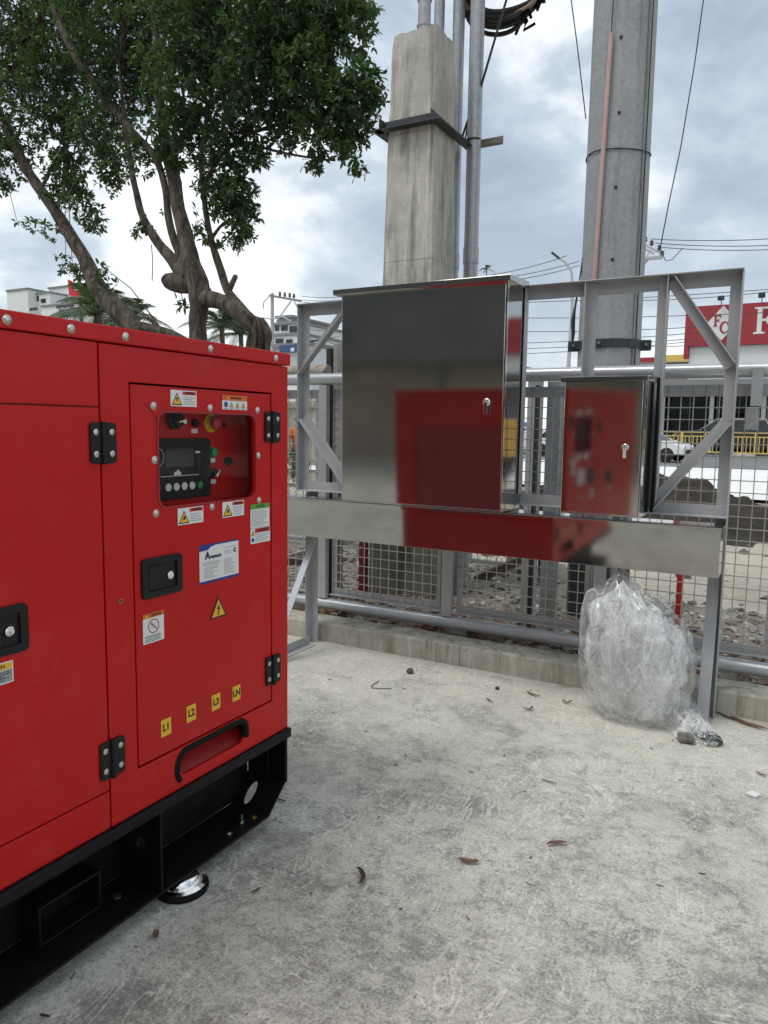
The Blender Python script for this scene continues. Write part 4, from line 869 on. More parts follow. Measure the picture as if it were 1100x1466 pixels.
def pole():
    c = at(870, 540, 5.95); dep = (c - CAM).dot(Vector(RC.col[2])); r0 = 43 / FPX * dep
    T = thing('utility_pole', 'massive round grey concrete pole with a bolted steel band, behind the small cabinet', 'utility pole', (c.x, c.y, 0))
    n = 12; H = 11.0; rings = []
    def rad(z): return r0 * (1.0 + (1.9 - z) * 0.012)
    def seg(z0, z1, name, mat, add=0.0):
        b = MB(); k = max(1, int((z1 - z0) / 1.0)); vs = []
        for i in range(k + 1):
            z = z0 + (z1 - z0) * i / k
            for j in range(n):
                a = 2 * math.pi * (j + .35) / n; vs.append((c.x + (rad(z) + add) * math.cos(a), c.y + (rad(z) + add) * math.sin(a), z))
        fs = [[i * n + j, i * n + (j + 1) % n, (i + 1) * n + (j + 1) % n, (i + 1) * n + j] for i in range(k) for j in range(n)] + [list(range(n))[::-1], list(range(k * n, k * n + n))]
        b.add(vs, fs); return b.build(name, mat, T, bevel=.02, seg=3)
    seg(0.0, H, 'shaft', 'pole'); seg(0.0, 0.80, 'dark_base', 'dark_steel', .003)  # lower band of the pole in a darker colour than the shaft
    d = (Vector((0, 0, 0)) + CAM - c); d.z = 0; d.normalize(); s = Vector((-d.y, d.x, 0))          # towards the viewer, and right
    if s.dot(Vector(RC.col[0])) < 0: s = -s
    def surf(lat, z, add=0.0): rr = rad(z); a = math.asin(max(-.98, min(.98, lat / rr))); return Vector((c.x, c.y, z)) + (d * math.cos(a) + s * math.sin(a)) * (rr + add)
    MB().tube([surf(.175 * (1 - .004 * i), .8 + i * .5, .001) for i in range(20)], .007, 6).build('mould_seam', 'old_concrete', T)
    MB().tube([surf(.19, .8 + i * .5, .001) for i in range(20)], .004, 6).build('earth_wire', 'dark_steel', T)
    for px, py in ((890, 44), (887, 155), (882, 264), (877, 370), (893, -60)):
        q = at(px, py, 5.6); lat = (q - c).dot(s); z = q.z + .02; p0 = surf(lat, z, -.004); p1 = surf(lat, z, .0035)
        MB().cyl(p0, p1, .0125, 10).build('step_hole_disc', 'print_black', T)  # black disc on the surface stands for the shaded hole
    # bolted band
    q = at(870, 490, 5.7); zb = q.z; b = MB(); k = 24
    for i in range(k):
        a0, a1 = 2 * math.pi * i / k, 2 * math.pi * (i + 1) / k
        P = [Vector((c.x + (rad(zb) + e) * math.cos(a), c.y + (rad(zb) + e) * math.sin(a), z)) for a in (a0, a1) for e in (.001, .012) for z in (zb - .03, zb + .03)]
        b.add(P, [(0, 1, 3, 2), (4, 6, 7, 5), (0, 4, 5, 1), (2, 3, 7, 6), (0, 2, 6, 4), (1, 5, 7, 3)])
    bd = b.build('steel_band', 'dark_steel', T)
    for sg in (-1, 1):
        cc = Vector((c.x, c.y, zb)) + s * sg * (rad(zb) + .035)
        for dd in (.03, -.03): MB().bar(cc + d * dd - s * .04, cc + d * dd + s * .04, .012, .075).build('band_lug', 'dark_steel', T, bevel=.002)
        MB().cyl(cc + d * .07, cc - d * .06, .009, 8).build('band_bolt', 'bolt_metal', T)
    MB().cyl(surf(-.07, zb, .008), surf(-.07, zb, .022), .014, 6).build('band_bolt', 'bolt_metal', T)
    zt = at(870, 212, 5.7).z
    MB().tube([(c.x + (rad(zt) + .004) * math.cos(a), c.y + (rad(zt) + .004) * math.sin(a), zt + .012 * math.sin(a * 2)) for a in [2 * math.pi * i / 32 for i in range(33)]], .005, 6).build('tie_wire', 'dark_steel', T, smooth=True)
    # turnbuckle and cable left of the band
    l = -(rad(zb) + .045)
    t = [Vector((c.x, c.y, zb + h)) + s * (l + o_) for h, o_ in ((.02, 0), (.10, .005), (.16, .0), (.22, .0), (.28, .008), (.5, .035), (.75, .06))]
    MB().tube(t, [.008, .014, .016, .016, .009, .006, .006], 8).build('turnbuckle', 'dark_steel', T, smooth=True)
    return T, c, d, s, surf
pT, pc, pd, ps, psurf = pole()
q0 = at(877, 35, 5.6); q1 = at(851, 420, 5.6)
P0 = psurf((q0 - pc).dot(ps), q0.z, .018); P1 = psurf((q1 - pc).dot(ps), q1.z, .018); dn = (P1 - P0)
T = thing('plastic_pipe', 'thin pale pink plastic pipe strapped up the front of the round concrete pole', 'pipe', tuple(P1 + dn * .9))
MB().cyl(P0, P1 + dn * .9, .0165, 12).build('pipe', 'pink_pipe', T, smooth=True)
MB().tube([P0, P0 + Vector((.01, 0, .5)), P0 + Vector((.005, 0, 1.6))], .004, 6).build('wire', 'cable_black', T)
def wire(pts, r, label, mat='cable_black', group=None, name='overhead_wire', sag=0.0):
    P = [at(*p) for p in pts]
    if sag and len(P) == 2:
        a, b_ = P; P = [a.lerp(b_, i / 16) - Vector((0, 0, sag * 4 * (i / 16) * (1 - i / 16))) for i in range(17)]
    o = MB().tube(P, r, 6).build(name, mat, None, smooth=True, origin=tuple(P[0])); tag(o, label, 'cable', group); return o
wire([(737, -40, 6.2), (712, 45, 6.2), (690, 120, 6.2), (668, 178, 6.3), (662, 196, 6.3)], .010, 'black cable slanting down from the coil to the collar on the concrete column')
wire([(671, 168, 6.28), (668, 190, 6.3), (665, 208, 6.32)], .008, 'short black cable loop tied at the collar of the concrete column')
wire([(814, -30, 8), (826, 60, 8), (839, 170, 8)], .006, 'thin dark wire hanging just left of the round concrete pole')
wire([(1010, -20, 14), (995, 90, 14), (975, 210, 14), (958, 290, 14), (946, 352, 14)], .010, 'thin dark wire curving down right of the round concrete pole')
def coil():
    c = at(718, -22, 6.6); T = thing('cable_coil', 'coil of black and tan cables hung above beside the steel pipes', 'cable coil', tuple(c))
    rt = Vector(RC.col[0]); up = Vector((0, 0, 1)); fw = Vector(RC.col[2])
    for k in range(9):
        m = 'cable_tan' if k % 4 == 1 else 'cable_black'; rx = .36 + random.uniform(-.06, .05); rz_ = .30 + random.uniform(-.07, .07); ph = random.uniform(0, 6.28)
        pts = [c + rt * (rx * math.cos(a) + .02 * math.sin(3 * a + ph)) + up * (rz_ * math.sin(a) * (1 - .12 * math.cos(a)) + .03 * math.sin(2 * a + ph)) + fw * (.05 * math.sin(2 * a + ph) + .02 * k - .08) for a in [2 * math.pi * i / 40 for i in range(41)]]
        MB().tube(pts, random.uniform(.012, .019) if m == 'cable_tan' else random.uniform(.017, .026), 7).build('cable', m, T, smooth=True)
    for a in (-1.0, -.35):
        p = c + rt * (.36 * math.cos(a)) + up * (.30 * math.sin(a)); b = MB()
        for j in range(10): q = p + Vector([random.uniform(-.05, .05) for _ in range(3)]); b.tube([q, q + Vector([random.uniform(-.07, .07) for _ in range(3)]), q + Vector([random.uniform(-.08, .08) for _ in range(3)])], .014, 6)
        b.build('binding', 'rubber', T, smooth=True)
coil()

# ================================================================== TREES
def leaf_mesh(name, clusters, mat, parent, L=.085, seed=1, per=9, droop=.25):
    rng = np.random.default_rng(seed); V = []; F = []
    cl = np.array(clusters); n = len(cl)
    ax = rng.normal(size=(n, 3)); ax[:, 2] = np.abs(ax[:, 2]) * .6 - .25; ax /= np.linalg.norm(ax, axis=1)[:, None]
    ax = np.repeat(ax, per, 0); c = np.repeat(cl, per, 0); N = n * per
    d = rng.normal(size=(N, 3)); d += ax * 0.9; d[:, 2] -= droop; d /= np.linalg.norm(d, axis=1)[:, None]
    s = np.cross(d, rng.normal(size=(N, 3)) * .5 + np.array([0, 0, 1.0])); s /= np.linalg.norm(s, axis=1)[:, None]
    nn = np.cross(s, d); l = L * rng.uniform(.65, 1.2, (N, 1)); w = l * rng.uniform(.17, .24, (N, 1))
    b = c + ax * rng.uniform(-.04, .04, (N, 1)) + d * .008
    pts = np.stack([b, b + d * l * .42 + s * w + nn * w * .35, b + d * l * .42 - s * w + nn * w * .35, b + d * l * .45, b + d * l * .80 + s * w * .62 + nn * w * .15, b + d * l * .80 - s * w * .62 + nn * w * .15, b + d * l - nn * l * .10], 1)
    V = pts.reshape(-1, 3); o = (np.arange(N) * 7)[:, None]
    tris = np.array([[0, 3, 1], [0, 2, 3], [3, 4, 1], [3, 2, 5], [3, 6, 4], [3, 5, 6]]); F = (o[:, :, None] + tris[None]).reshape(-1, 3)
    me = bpy.data.meshes.new(name); V = V - np.array(wloc(parent)) if parent else V
    me.vertices.add(len(V)); me.vertices.foreach_set('co', V.astype(np.float32).ravel())
    me.loops.add(F.size); me.loops.foreach_set('vertex_index', F.astype(np.int32).ravel())
    me.polygons.add(len(F)); me.polygons.foreach_set('loop_start', np.arange(0, F.size, 3, dtype=np.int32)); me.polygons.foreach_set('loop_total', np.full(len(F), 3, dtype=np.int32))
    me.update(calc_edges=True); me.materials.append(M[mat])
    ob = bpy.data.objects.new(name, me); C.objects.link(ob); ob.parent = parent; return ob
def limb_pts(lst, Y0):
    P, Rr = [], []
    for t in lst:
        px, py, r = t[:3]; Y = Y0 + (t[3] if len(t) > 3 else 0); p = at(px, py, Y); P.append(p); Rr.append(.76 * r / FPX * (p - CAM).dot(Vector(RC.col[2])))
    # smooth resample
    Q, S = [], []
    for i in range(len(P) - 1):
        a, b_ = P[max(0, i - 1)], P[i]; c, d = P[i + 1], P[min(len(P) - 1, i + 2)]
        for k in range(4):
            t = k / 4; q = 0.5 * ((2 * b_) + (c - a) * t + (2 * a - 5 * b_ + 4 * c - d) * t * t + (3 * b_ - a - 3 * c + d) * t ** 3)
            r = Rr[i] + (Rr[i + 1] - Rr[i]) * t; Q.append(q + Vector((nz(q.x * 3, q.z * 3), nz(q.y * 3, q.z * 2, 4), 0)) * r * .35); S.append(r * (1 + .16 * nz(q.x * 4, q.z * 5, 2)))
    Q.append(P[-1]); S.append(Rr[-1]); return Q, S
def blobs(lst, Y0, k, rng, keep=None):
    out = []
    for (px, py, rx, ry, *o) in lst:
        c = at(px, py, Y0 + (o[0] if o else 0)); dep = (c - CAM).dot(Vector(RC.col[2])); sx, sy = rx / FPX * dep, ry / FPX * dep; sd = .5 * (sx + sy) * .9 + .1
        rt, fw, up = Vector(RC.col[0]), Vector(RC.col[2]), Vector((0, 0, 1)); fw = Vector((fw.x, fw.y, 0)).normalized()
        for i in range(int(k * rx * ry)):
            v = rng.normal(size=3); v /= np.linalg.norm(v); r = rng.random() ** .42
            p = c + rt * (v[0] * r * sx) + fw * (v[1] * r * sd) + up * (v[2] * r * sy)
            if fbm(p.x * 1.0 + p.y * .4, p.z, 2.1, 3) < -.42: continue
            out.append(tuple(p))
    return out
def tree(name, label, base, limbs, crown, Y0, seed, k=.062, roots=False):
    b0 = at(*base, Y0); T = thing(name, label, 'tree', (b0.x, b0.y, 0)); rng = np.random.default_rng(seed)
    for i, l in enumerate(limbs):
        Q, S = limb_pts(l, Y0)
        if i == 0: Q = [Vector((Q[0].x + .03, Q[0].y, -.05))] + [Vector((Q[0].x + .01, Q[0].y, z)) for z in (.5, 1.4)] + Q; S = [S[0] * 1.5, S[0] * 1.25, S[0] * 1.1] + S
        MB().tube(Q, S, 12).build('trunk' if i == 0 else 'branch', 'bark', T, smooth=True)
    cl = blobs(crown, Y0, k, rng)
    # twigs from limb points to a sample of clusters
    tips = [q for l in limbs[1:] for q in limb_pts(l, Y0)[0][6:]]; tw = MB()
    for i in range(0, len(cl), 9):
        c = Vector(cl[i]); q = min(tips, key=lambda t: (t - c).length_squared) if tips else c
        if (q - c).length < 2.2:
            m_ = q.lerp(c, .5) + Vector((0, 0, .12)); tw.tube([q, m_, c], [.014, .008, .004], 4, False)
    stuff(tw.build('twigs', 'bark', T))
    o = leaf_mesh('crown', cl, 'leaf', T, .088, seed, 9); stuff(o)
    return T
L1 = [
 [(285, 560, 19), (284, 500, 18), (283, 470, 17), (286, 440, 18), (280, 405, 21), (268, 350, 15), (256, 300, 13), (246, 250, 12), (235, 200, 10), (228, 140, 9), (224, 60, 7), (218, -40, 5), (215, -120, 3)],
 [(276, 410, 13), (258, 370, 8), (243, 320, 7), (236, 270, 6.5), (222, 225, 7), (190, 190, 8), (150, 140, 8), (110, 80, 8), (80, 20, 7), (60, -60, 5)],
 [(268, 398, 15), (240, 365, 11), (222, 340, 9), (203, 305, 7), (192, 265, 6), (184, 215, 5), (176, 150, 4), (172, 90, 3)],
 [(275, 408, 17), (258, 405, 18), (243, 402, 15), (242, 401, 13)],
 [(286, 428, 15), (310, 430, 15), (335, 442, 16), (358, 462, 15), (378, 488, 12), (380, 530, 9), (380, 600, 8)],
 [(372, 478, 12), (350, 448, 10), (328, 420, 8), (315, 385, 7), (302, 345, 6), (293, 290, 5), (288, 230, 5), (296, 170, 4), (310, 100, 3)],
 [(290, 270, 5), (315, 225, 4), (350, 195, 4), (400, 178, 3.4), (450, 165, 2.6), (500, 150, 2)],
 [(240, 230, 7), (290, 160, 5), (360, 110, 4), (430, 80, 3), (490, 50, 2)], [(340, 200, 3), (390, 215, 2.5), (440, 225, 2), (480, 230, 1.5)],
 [(400, 178, 3), (450, 195, 2), (505, 205, 1.5)], [(228, 130, 7, .2), (270, 60, 6, .5), (320, -20, 5, .8), (370, -90, 3, 1)], [(300, 345, 4), (320, 320, 3), (345, 310, 2)],
 [(286, 440, 9), (296, 420, 8), (293, 412, 7)], [(328, 415, 6), (335, 400, 5), (337, 396, 5)]]
C1 = [(200, 25, 130, 95, .4), (310, 10, 130, 90, 0), (410, 15, 110, 80, -.3), (480, 40, 60, 55, -.3), (515, 20, 25, 30), (200, 120, 80, 62, .4), (300, 110, 110, 72), (390, 115, 90, 62, -.2), (455, 110, 66, 60, -.4),
      (505, 130, 42, 44, -.4), (535, 135, 18, 26, -.4), (470, 180, 46, 38, -.3), (420, 180, 46, 34), (510, 180, 22, 28), (512, 235, 12, 16, -.3), (487, 212, 15, 18, -.3), (450, 225, 18, 22), (372, 222, 18, 20), (335, 200, 50, 38), (265, 195, 60, 42), (215, 215, 36, 40), (240, 235, 18, 22),
      (318, 262, 42, 38), (345, 285, 26, 34), (322, 315, 46, 36), (350, 330, 16, 18), (300, 342, 26, 20), (345, 352, 14, 10), (150, 190, 46, 44), (165, 240, 30, 24), (155, 262, 16, 18), (205, 328, 12, 11), (196, 334, 9, 7), (226, 300, 5, 4), (258, 437, 8, 9), (200, -90, 170, 90, .5), (400, -90, 130, 80)]
tree('fig_tree', 'spreading dark green fig tree with several trunks, nearest behind the generator', (285, 560), L1, C1, 7.2, 3)
L2 = [[(215, 560, 18), (205, 500, 18), (190, 465, 18), (165, 440, 19), (140, 412, 17), (125, 378, 14), (105, 342, 12), (78, 300, 11), (52, 262, 10), (30, 225, 9), (8, 180, 9), (-20, 120, 8), (-45, 40, 6), (-55, -50, 4)],
      [(195, 468, 12), (220, 472, 9), (250, 480, 8), (285, 500, 8)], [(30, 222, 5), (10, 212, 4), (-20, 210, 3)], [(60, 270, 4), (80, 230, 3), (110, 190, 3), (150, 150, 2)], [(-10, 140, 6), (30, 80, 5), (60, 20, 4), (80, -60, 3)]]
C2 = [(40, 30, 100, 90, .3), (110, 70, 90, 80, .2), (60, 140, 90, 55), (0, 100, 60, 60), (100, 185, 60, 48), (20, 205, 42, 34), (10, 245, 24, 26), (3, 268, 14, 12), (95, 250, 38, 38), (118, 285, 30, 32), (80, 285, 20, 22), (58, 322, 17, 10), (36, 322, 10, 7), (75, 330, 14, 12), (130, 315, 17, 14), (140, 325, 10, 10), (95, 378, 10, 16), (112, 395, 14, 14), (148, 400, 12, 22), (140, 425, 16, 14), (90, 400, 6, 5), (162, 405, 6, 6), (30, -90, 130, 90, .3)]
tree('fig_tree', 'leaning fig tree with leaf tufts on its bare trunk, further left behind the generator', (200, 560), L2, C2, 7.6, 5)
def roots():
    T = thing('aerial_roots', 'thick bundle of hanging fig roots at the end of the sawn limb', 'tree roots', tuple(at(372, 560, 7.2)))
    b = MB(); T.location.z = 0
    for i in range(16):
        px = 352 + i * 2.0 + random.uniform(-2, 2); Q, S = limb_pts([(350 + i * 1.4, 446 + i * .9, 2.5), (362 + i, 458, 3), (px + 5, 480, 3), (px + 3 + random.uniform(-4, 4), 510, 3), (px + random.uniform(-5, 5), 560, 2.5), (px, 640, 2)], 7.15 + random.uniform(-.12, .12))
        MB().tube(Q, S, 7).build('root', 'bark', T, smooth=True)
    o = wire([(217, 350, 7.2), (219, 375, 7.2), (218, 402, 7.2)], .006, 'thin cord dangling from the sawn branch of the nearest fig tree', name='hanging_cord')
roots()
def palm(px, py, Y, L, n, label, trunk=True, seed=0, group=None):
    rng = random.Random(seed); c = at(px, py, Y); T = thing('palm_tree', label, 'palm tree', (c.x, c.y, 0))
    if trunk: MB().tube([(c.x, c.y, -.1), (c.x + .1, c.y, c.z * .5), tuple(c)], [L * .07, L * .06, L * .055], 10).build('trunk', 'bark', T, smooth=True)
    b = MB(); lf = MB()
    for i in range(n):
        a = 2 * math.pi * i / n + rng.uniform(-.3, .3); el = rng.uniform(.1, 1.2); l = L * rng.uniform(.8, 1.1); P = []
        for k in range(8):
            t = k / 7; P.append(c + Vector((math.cos(a) * math.cos(el), math.sin(a) * math.cos(el), math.sin(el))) * l * t - Vector((0, 0, .55 * l * t * t)))
        b.tube(P, [L * .012 * (1 - k / 9) for k in range(8)], 4, False)
        for k in range(1, 8):
            for m_ in range(3):
                t = (k - m_ / 3) / 7; q = P[k].lerp(P[k - 1], m_ / 3); d = (P[k] - P[k - 1]).normalized(); s = d.cross(Vector((0, 0, 1))).normalized(); w = l * .30 * (1 - abs(t - .45))
                for sg in (-1, 1):
                    e = q + s * sg * w * .8 + d * w * .6 - Vector((0, 0, w * .35)); u = d * l * .016
                    lf.add([q - u, q + u, e + u * .2, q.lerp(e, .5) + u * 1.4], [(0, 1, 3), (0, 3, 2)])
    b.build('stalks', 'bark', T); lf.keep = True; stuff(lf.build('fronds', 'palm_leaf', T))
palm(140, 452, 17, 2.2, 16, 'feathery palm crown behind the foot of the leaning tree', seed=1)
palm(188, 458, 19, 1.6, 15, 'small palm with arching fronds just right of the leaning trunk', seed=2)
palm(318, 470, 22, 1.7, 18, 'palm seen through the gap under the sawn limb', seed=3)
palm(345, 478, 24, 1.7, 16, 'palm behind the hanging fig roots', seed=4)
palm(697, 385, 40, .55, 9, 'tiny distant palm top peeping over the tall cabinet', seed=6)
def bush(px, py, Y, rx, ry, label, seed):
    c = at(px, py, Y); T = thing('bush', label, 'bush', (c.x, c.y, 0)); rng = np.random.default_rng(seed)
    cl = [p_ for p_ in blobs([(px, py, rx, ry)], Y, .09, rng)]
    MB().tube([(c.x, c.y, 0), tuple(c)], [.03, .01], 5).build('stem', 'bark', T)
    stuff(leaf_mesh('foliage', [(a, b_, max(.1, z)) for a, b_, z in cl], 'leaf', T, .12, seed, 7))
bush(425, 665, 15, 22, 22, 'low dark bush beyond the mesh fence at the generator corner', 31)

# ================================================================== BEYOND THE FENCE: POSTS, BARRIER, DEBRIS
T = thing('concrete_slab', 'grey concrete slab standing behind the fence left of the tall cabinet', 'concrete slab', (-3.2, 5.3, 0))
MB().box(-3.40, -2.95, 5.22, 5.34, .98, 2.18).build('panel', 'old_concrete', T, bevel=.006); MB().box(-3.475, -3.435, 5.23, 5.29, .05, 2.14).build('post', 'dark_steel', T)  # second box: dark strip added for the black slot left of the panel
MB().box(-3.40, -3.36, 5.23, 5.33, .03, .979).build('post', 'old_concrete', T)
T = thing('rusty_rail', 'rust stained pipe rail just above the new railing, left of the tall cabinet', 'pipe', (-3.9, 5.15, 1.95))
MB().tube([(-9 + i * .7, 5.15, 1.985 - i * .0045) for i in range(9)], .052, 14).build('pipe', 'rusty', T, smooth=True)
for x in (-8.5, -6.4, -4.3): MB().cyl((x, 5.15, .02), (x, 5.15, 1.94), .035, 10).build('post', 'rusty', T, smooth=True)
T = thing('concrete_beam', 'broken grey concrete beam end showing between the tall cabinet and the round pole', 'concrete beam', (-2.0, 5.2, 1.9))
b = MB(); b.add([(-2.5, 5.15, 1.90), (-1.62, 5.15, 1.885), (-1.58, 5.15, 1.91), (-1.72, 5.15, 1.94), (-2.5, 5.15, 2.03), (-2.5, 5.4, 1.90), (-1.62, 5.4, 1.885), (-1.58, 5.4, 1.91), (-1.72, 5.4, 1.94), (-2.5, 5.4, 2.03)],
      [(0, 1, 2, 3, 4), (9, 8, 7, 6, 5), (0, 5, 6, 1), (1, 6, 7, 2), (2, 7, 8, 3), (3, 8, 9, 4), (4, 9, 5, 0)]); b.build('beam', 'old_concrete', T, bevel=.004)
MB().box(-1.72, -1.64, 5.18, 5.30, .05, 1.88).build('post', 'frame', T, bevel=.004)
T = thing('steel_post', 'grey steel box post behind the railing between the two cabinets', 'post', (-1.6, 5.5, 0))
MB().box(-1.66, -1.55, 5.45, 5.56, .05, 1.86).build('shaft', 'galv', T, bevel=.006); MB().box(-1.70, -1.51, 5.41, 5.60, .04, .055).build('foot', 'galv', T)
T = thing('steel_post', 'slim black strip added for the dark slot beside the grey box post between the cabinets', 'post', (-1.7, 5.0, 0))
MB().box(-1.60, -1.575, 4.98, 5.02, .05, 1.80).build('shaft', 'dark_steel', T); MB().box(-1.63, -1.55, 4.95, 5.05, .045, .055).build('foot', 'dark_steel', T)  # black upright added to give the dark slot between the grey posts
for (px, py0, py1, Y, r, lab) in ((521, 770, 850, 5.3, .030, 'dark red steel post left of the stained column base'), (976, 800, 905, 4.9, .018, 'bright red steel rod standing behind the mesh right of the plastic bag')):
    a = at(px, py0, Y); T = thing('red_post', lab, 'post', (a.x, Y, 0)); MB().box(a.x - r, a.x + r, Y - r, Y + r, .03, a.z + .05).build('shaft', 'dark_red' if px < 600 else 'red_steel', T, bevel=.003); MB().box(a.x - r * 2, a.x + r * 2, Y - r * 2, Y + r * 2, .02, .04).build('foot', 'red_steel', T)
T = thing('red_rod', 'short bright red rod lying on the gravel right of the plastic bag', 'rod', (-.45, 4.55, .1)); MB().cyl((-.52, 4.50, .10), (-.36, 4.60, .085), .011, 8).build('rod', 'red_steel', T, smooth=True)
def barrier(x0, x1, Y, label, zt=.78):
    T = thing('wire_barrier', label, 'fence', ((x0 + x1) / 2, Y, 0))
    for z in (.12, .42, zt): MB().box(x0, x1, Y - .02, Y + .02, z - .022, z + .022).build('rail', 'galv', T)
    n = 3
    for i in range(n): x = x0 + (x1 - x0) * i / (n - 1); MB().box(x - .03, x + .03, Y - .045, Y - .021, .02, zt + .03).build('post', 'galv', T)
    m = MB(); k = int((x1 - x0) / .06)
    for i in range(-9, k):
        for s in (1, -1):
            a, e = x0 + i * .06 + (0 if s > 0 else .55), zt - .1; p0, p1 = Vector((a, Y + .025, .12)), Vector((a + s * (zt - .12), Y + .025, zt))
            t0, t1 = 0.0, 1.0
            if s > 0: t0 = max(0, (x0 - p0.x) / (p1.x - p0.x)); t1 = min(1, (x1 - p0.x) / (p1.x - p0.x))
            else: t0 = max(0, (x1 - p0.x) / (p1.x - p0.x)); t1 = min(1, (x0 - p0.x) / (p1.x - p0.x))
            if t1 > t0: m.bar(p0.lerp(p1, t0), p0.lerp(p1, t1), .004, .004, (0, 1, 0))
    m.build('chain_link', 'wire', T)
barrier(-2.95, -2.05, 7.2, 'low chain link barrier on the rubble right of the concrete column'); barrier(-5.9, -4.25, 7.4, 'low chain link barrier on the rubble left of the concrete column')
def plank(p, q, w, h, label, mat='timber', name='timber_post'):
    T = thing(name, label, 'timber', tuple(Vector(p))); o = MB().bar(p, q, w, h).build('timber', mat, T, bevel=.004); return T
plank((-2.02, 6.8, 0), (-2.10, 6.8, .95), .085, .085, 'dark timber stake standing on the rubble left of the round pole')
plank((-2.62, 6.55, .06), (-2.06, 6.74, .36), .09, .075, 'dark timber prop leaning against the stake on the rubble', name='timber_prop')
plank((-4.7, 6.3, .10), (-4.0, 6.9, .33), .06, .06, 'grey pole lying over the rubble left of the column', 'old_concrete', 'broken_pole'); plank((-4.75, 6.1, .08), (-4.1, 6.5, .12), .09, .09, 'broken timber lying on the gravel left of the column', name='broken_timber')
plank((-6.2, 4.75, .10), (-1.3, 4.78, .09), .09, .09, 'old rust stained pipe lying along the gravel behind the kerb', 'rusty', 'old_pipe')
def person():
    c = at(427, 690, 16.0); fz = 0.0
    T = thing('person', 'person in an orange striped shirt and dark cap standing beyond the mesh fence', 'person', (c.x, c.y, fz)); X, Y = c.x, c.y
    d = Vector((.82, -.57, 0)); s = Vector((.57, .82, 0))
    def P(a, b_, z): v = Vector((X, Y, 0)) + s * a + d * b_; return (v.x, v.y, z)
    def skin(name, joints, edges, rad, mat):
        me = bpy.data.meshes.new(name); me.from_pydata([tuple(Vector(j) - T.location) for j in joints], edges, []); bm = bmesh.new(); bm.from_mesh(me); bm.verts.layers.skin.verify(); bm.to_mesh(me); bm.free()
        for v, r in zip(me.skin_vertices[0].data, rad): v.radius = (r, r)
        me.skin_vertices[0].data[0].use_root = True; me.materials.append(M[mat]); o = bpy.data.objects.new(name, me); C.objects.link(o); o.parent = T
        o.modifiers.new('skin', 'SKIN').use_smooth_shade = True; sb = o.modifiers.new('sub', 'SUBSURF'); sb.levels = sb.render_levels = 1; return o
    J = [P(0, 0, .93), P(0, .0, 1.15), P(0, .01, 1.38), P(0, .02, 1.48), P(0, .03, 1.56), P(0, .04, 1.64),
         P(.17, .01, 1.39), P(.24, .02, 1.14), P(.20, .20, .98), P(.17, .28, .96), P(-.17, .01, 1.39), P(-.25, .0, 1.13), P(-.24, .10, .90), P(-.24, .13, .83),
         P(.09, 0, .86), P(.11, .05, .48), P(.12, .0, .09), P(.12, .14, .04), P(-.09, 0, .86), P(-.11, .02, .48), P(-.13, -.06, .09), P(-.13, .08, .04)]
    E_ = [(0, 1), (1, 2), (2, 3), (3, 4), (4, 5), (2, 6), (6, 7), (7, 8), (8, 9), (2, 10), (10, 11), (11, 12), (12, 13), (0, 14), (14, 15), (15, 16), (16, 17), (0, 18), (18, 19), (19, 20), (20, 21)]
    Rr = [.13, .12, .13, .055, .085, .085, .06, .045, .035, .04, .06, .045, .035, .04, .085, .06, .045, .04, .085, .06, .045, .04]
    skin('body', J, E_, Rr, 'skin')
    skin('shirt', [P(0, 0, .90), P(0, 0, 1.15), P(0, .01, 1.40), P(.18, .01, 1.40), P(.235, .02, 1.20), P(-.18, .01, 1.40), P(-.24, .0, 1.20)], [(0, 1), (1, 2), (2, 3), (3, 4), (2, 5), (5, 6)], [.155, .145, .15, .08, .065, .08, .065], 'cloth_orange')
    skin('trousers', [P(0, 0, .92), P(.09, 0, .84), P(.11, .05, .48), P(.12, .0, .12), P(-.09, 0, .84), P(-.11, .02, .48), P(-.13, -.06, .12)], [(0, 1), (1, 2), (2, 3), (0, 4), (4, 5), (5, 6)], [.145, .105, .08, .065, .105, .08, .065], 'cloth_grey')
    b = MB(); b.lathe(P(0, .035, 1.63), (0, 0, 1), [(0, .105), (.05, .105), (.09, .075), (.105, .02)], 14); b.bar(P(0, .10, 1.645), P(0, .22, 1.63), .14, .012); b.build('cap', 'cloth_navy', T, smooth=True)
    f = MB(); 
    for sg in (-1, 1): f.lathe(P(sg * .035, .112, 1.61), d, [(0, .012), (.008, .006)], 6)
    f.build('eyes', 'print_black', T)
person()

# ================================================================== STREET
def road_rail():
    Tn = 0
    for seg in range(18):
        l0 = -8 + seg * 3.0; b0 = UR * l0 + NR * 51.0; T = thing('street_railing', 'run of yellow steel street railing along the far side of the road', 'railing', (b0.x, b0.y, 0), 'yellow railings along the road')
        P = lambda l, z, o=0: (UR * (l0 + l) + NR * (51.0 + o)) + Vector((0, 0, z))
        for z, h in ((1.50, .10), (1.22, .06), (.22, .07)): MB().bar(P(.02, z), P(2.96, z), .05, h).build('rail', 'yellow_paint', T)
        for l in (.03, 1.5, 2.95): MB().bar(P(l, 0), P(l, 1.55), .08, .08, (0, 1, 0)).build('post', 'yellow_paint', T)
        for k in range(11): MB().bar(P(.25 + k * .25, .25), P(.25 + k * .25, 1.2), .045, .045, (0, 1, 0)).build('baluster', 'yellow_paint', T)
    for seg in range(10):
        c = UR * (-6 + seg * 3.6) + NR * 50.2; T = thing('concrete_block', 'low rounded white concrete block at the foot of the yellow railing', 'concrete block', (c.x, c.y, 0), 'white blocks along the yellow railing')
        b = MB(); b.tube([c - UR * .8, c - UR * .6, c, c + UR * .6, c + UR * .8], [.03, .16, .24, .16, .03], 10); o = b.build('block', 'kerb_concrete', T, smooth=True)
road_rail()
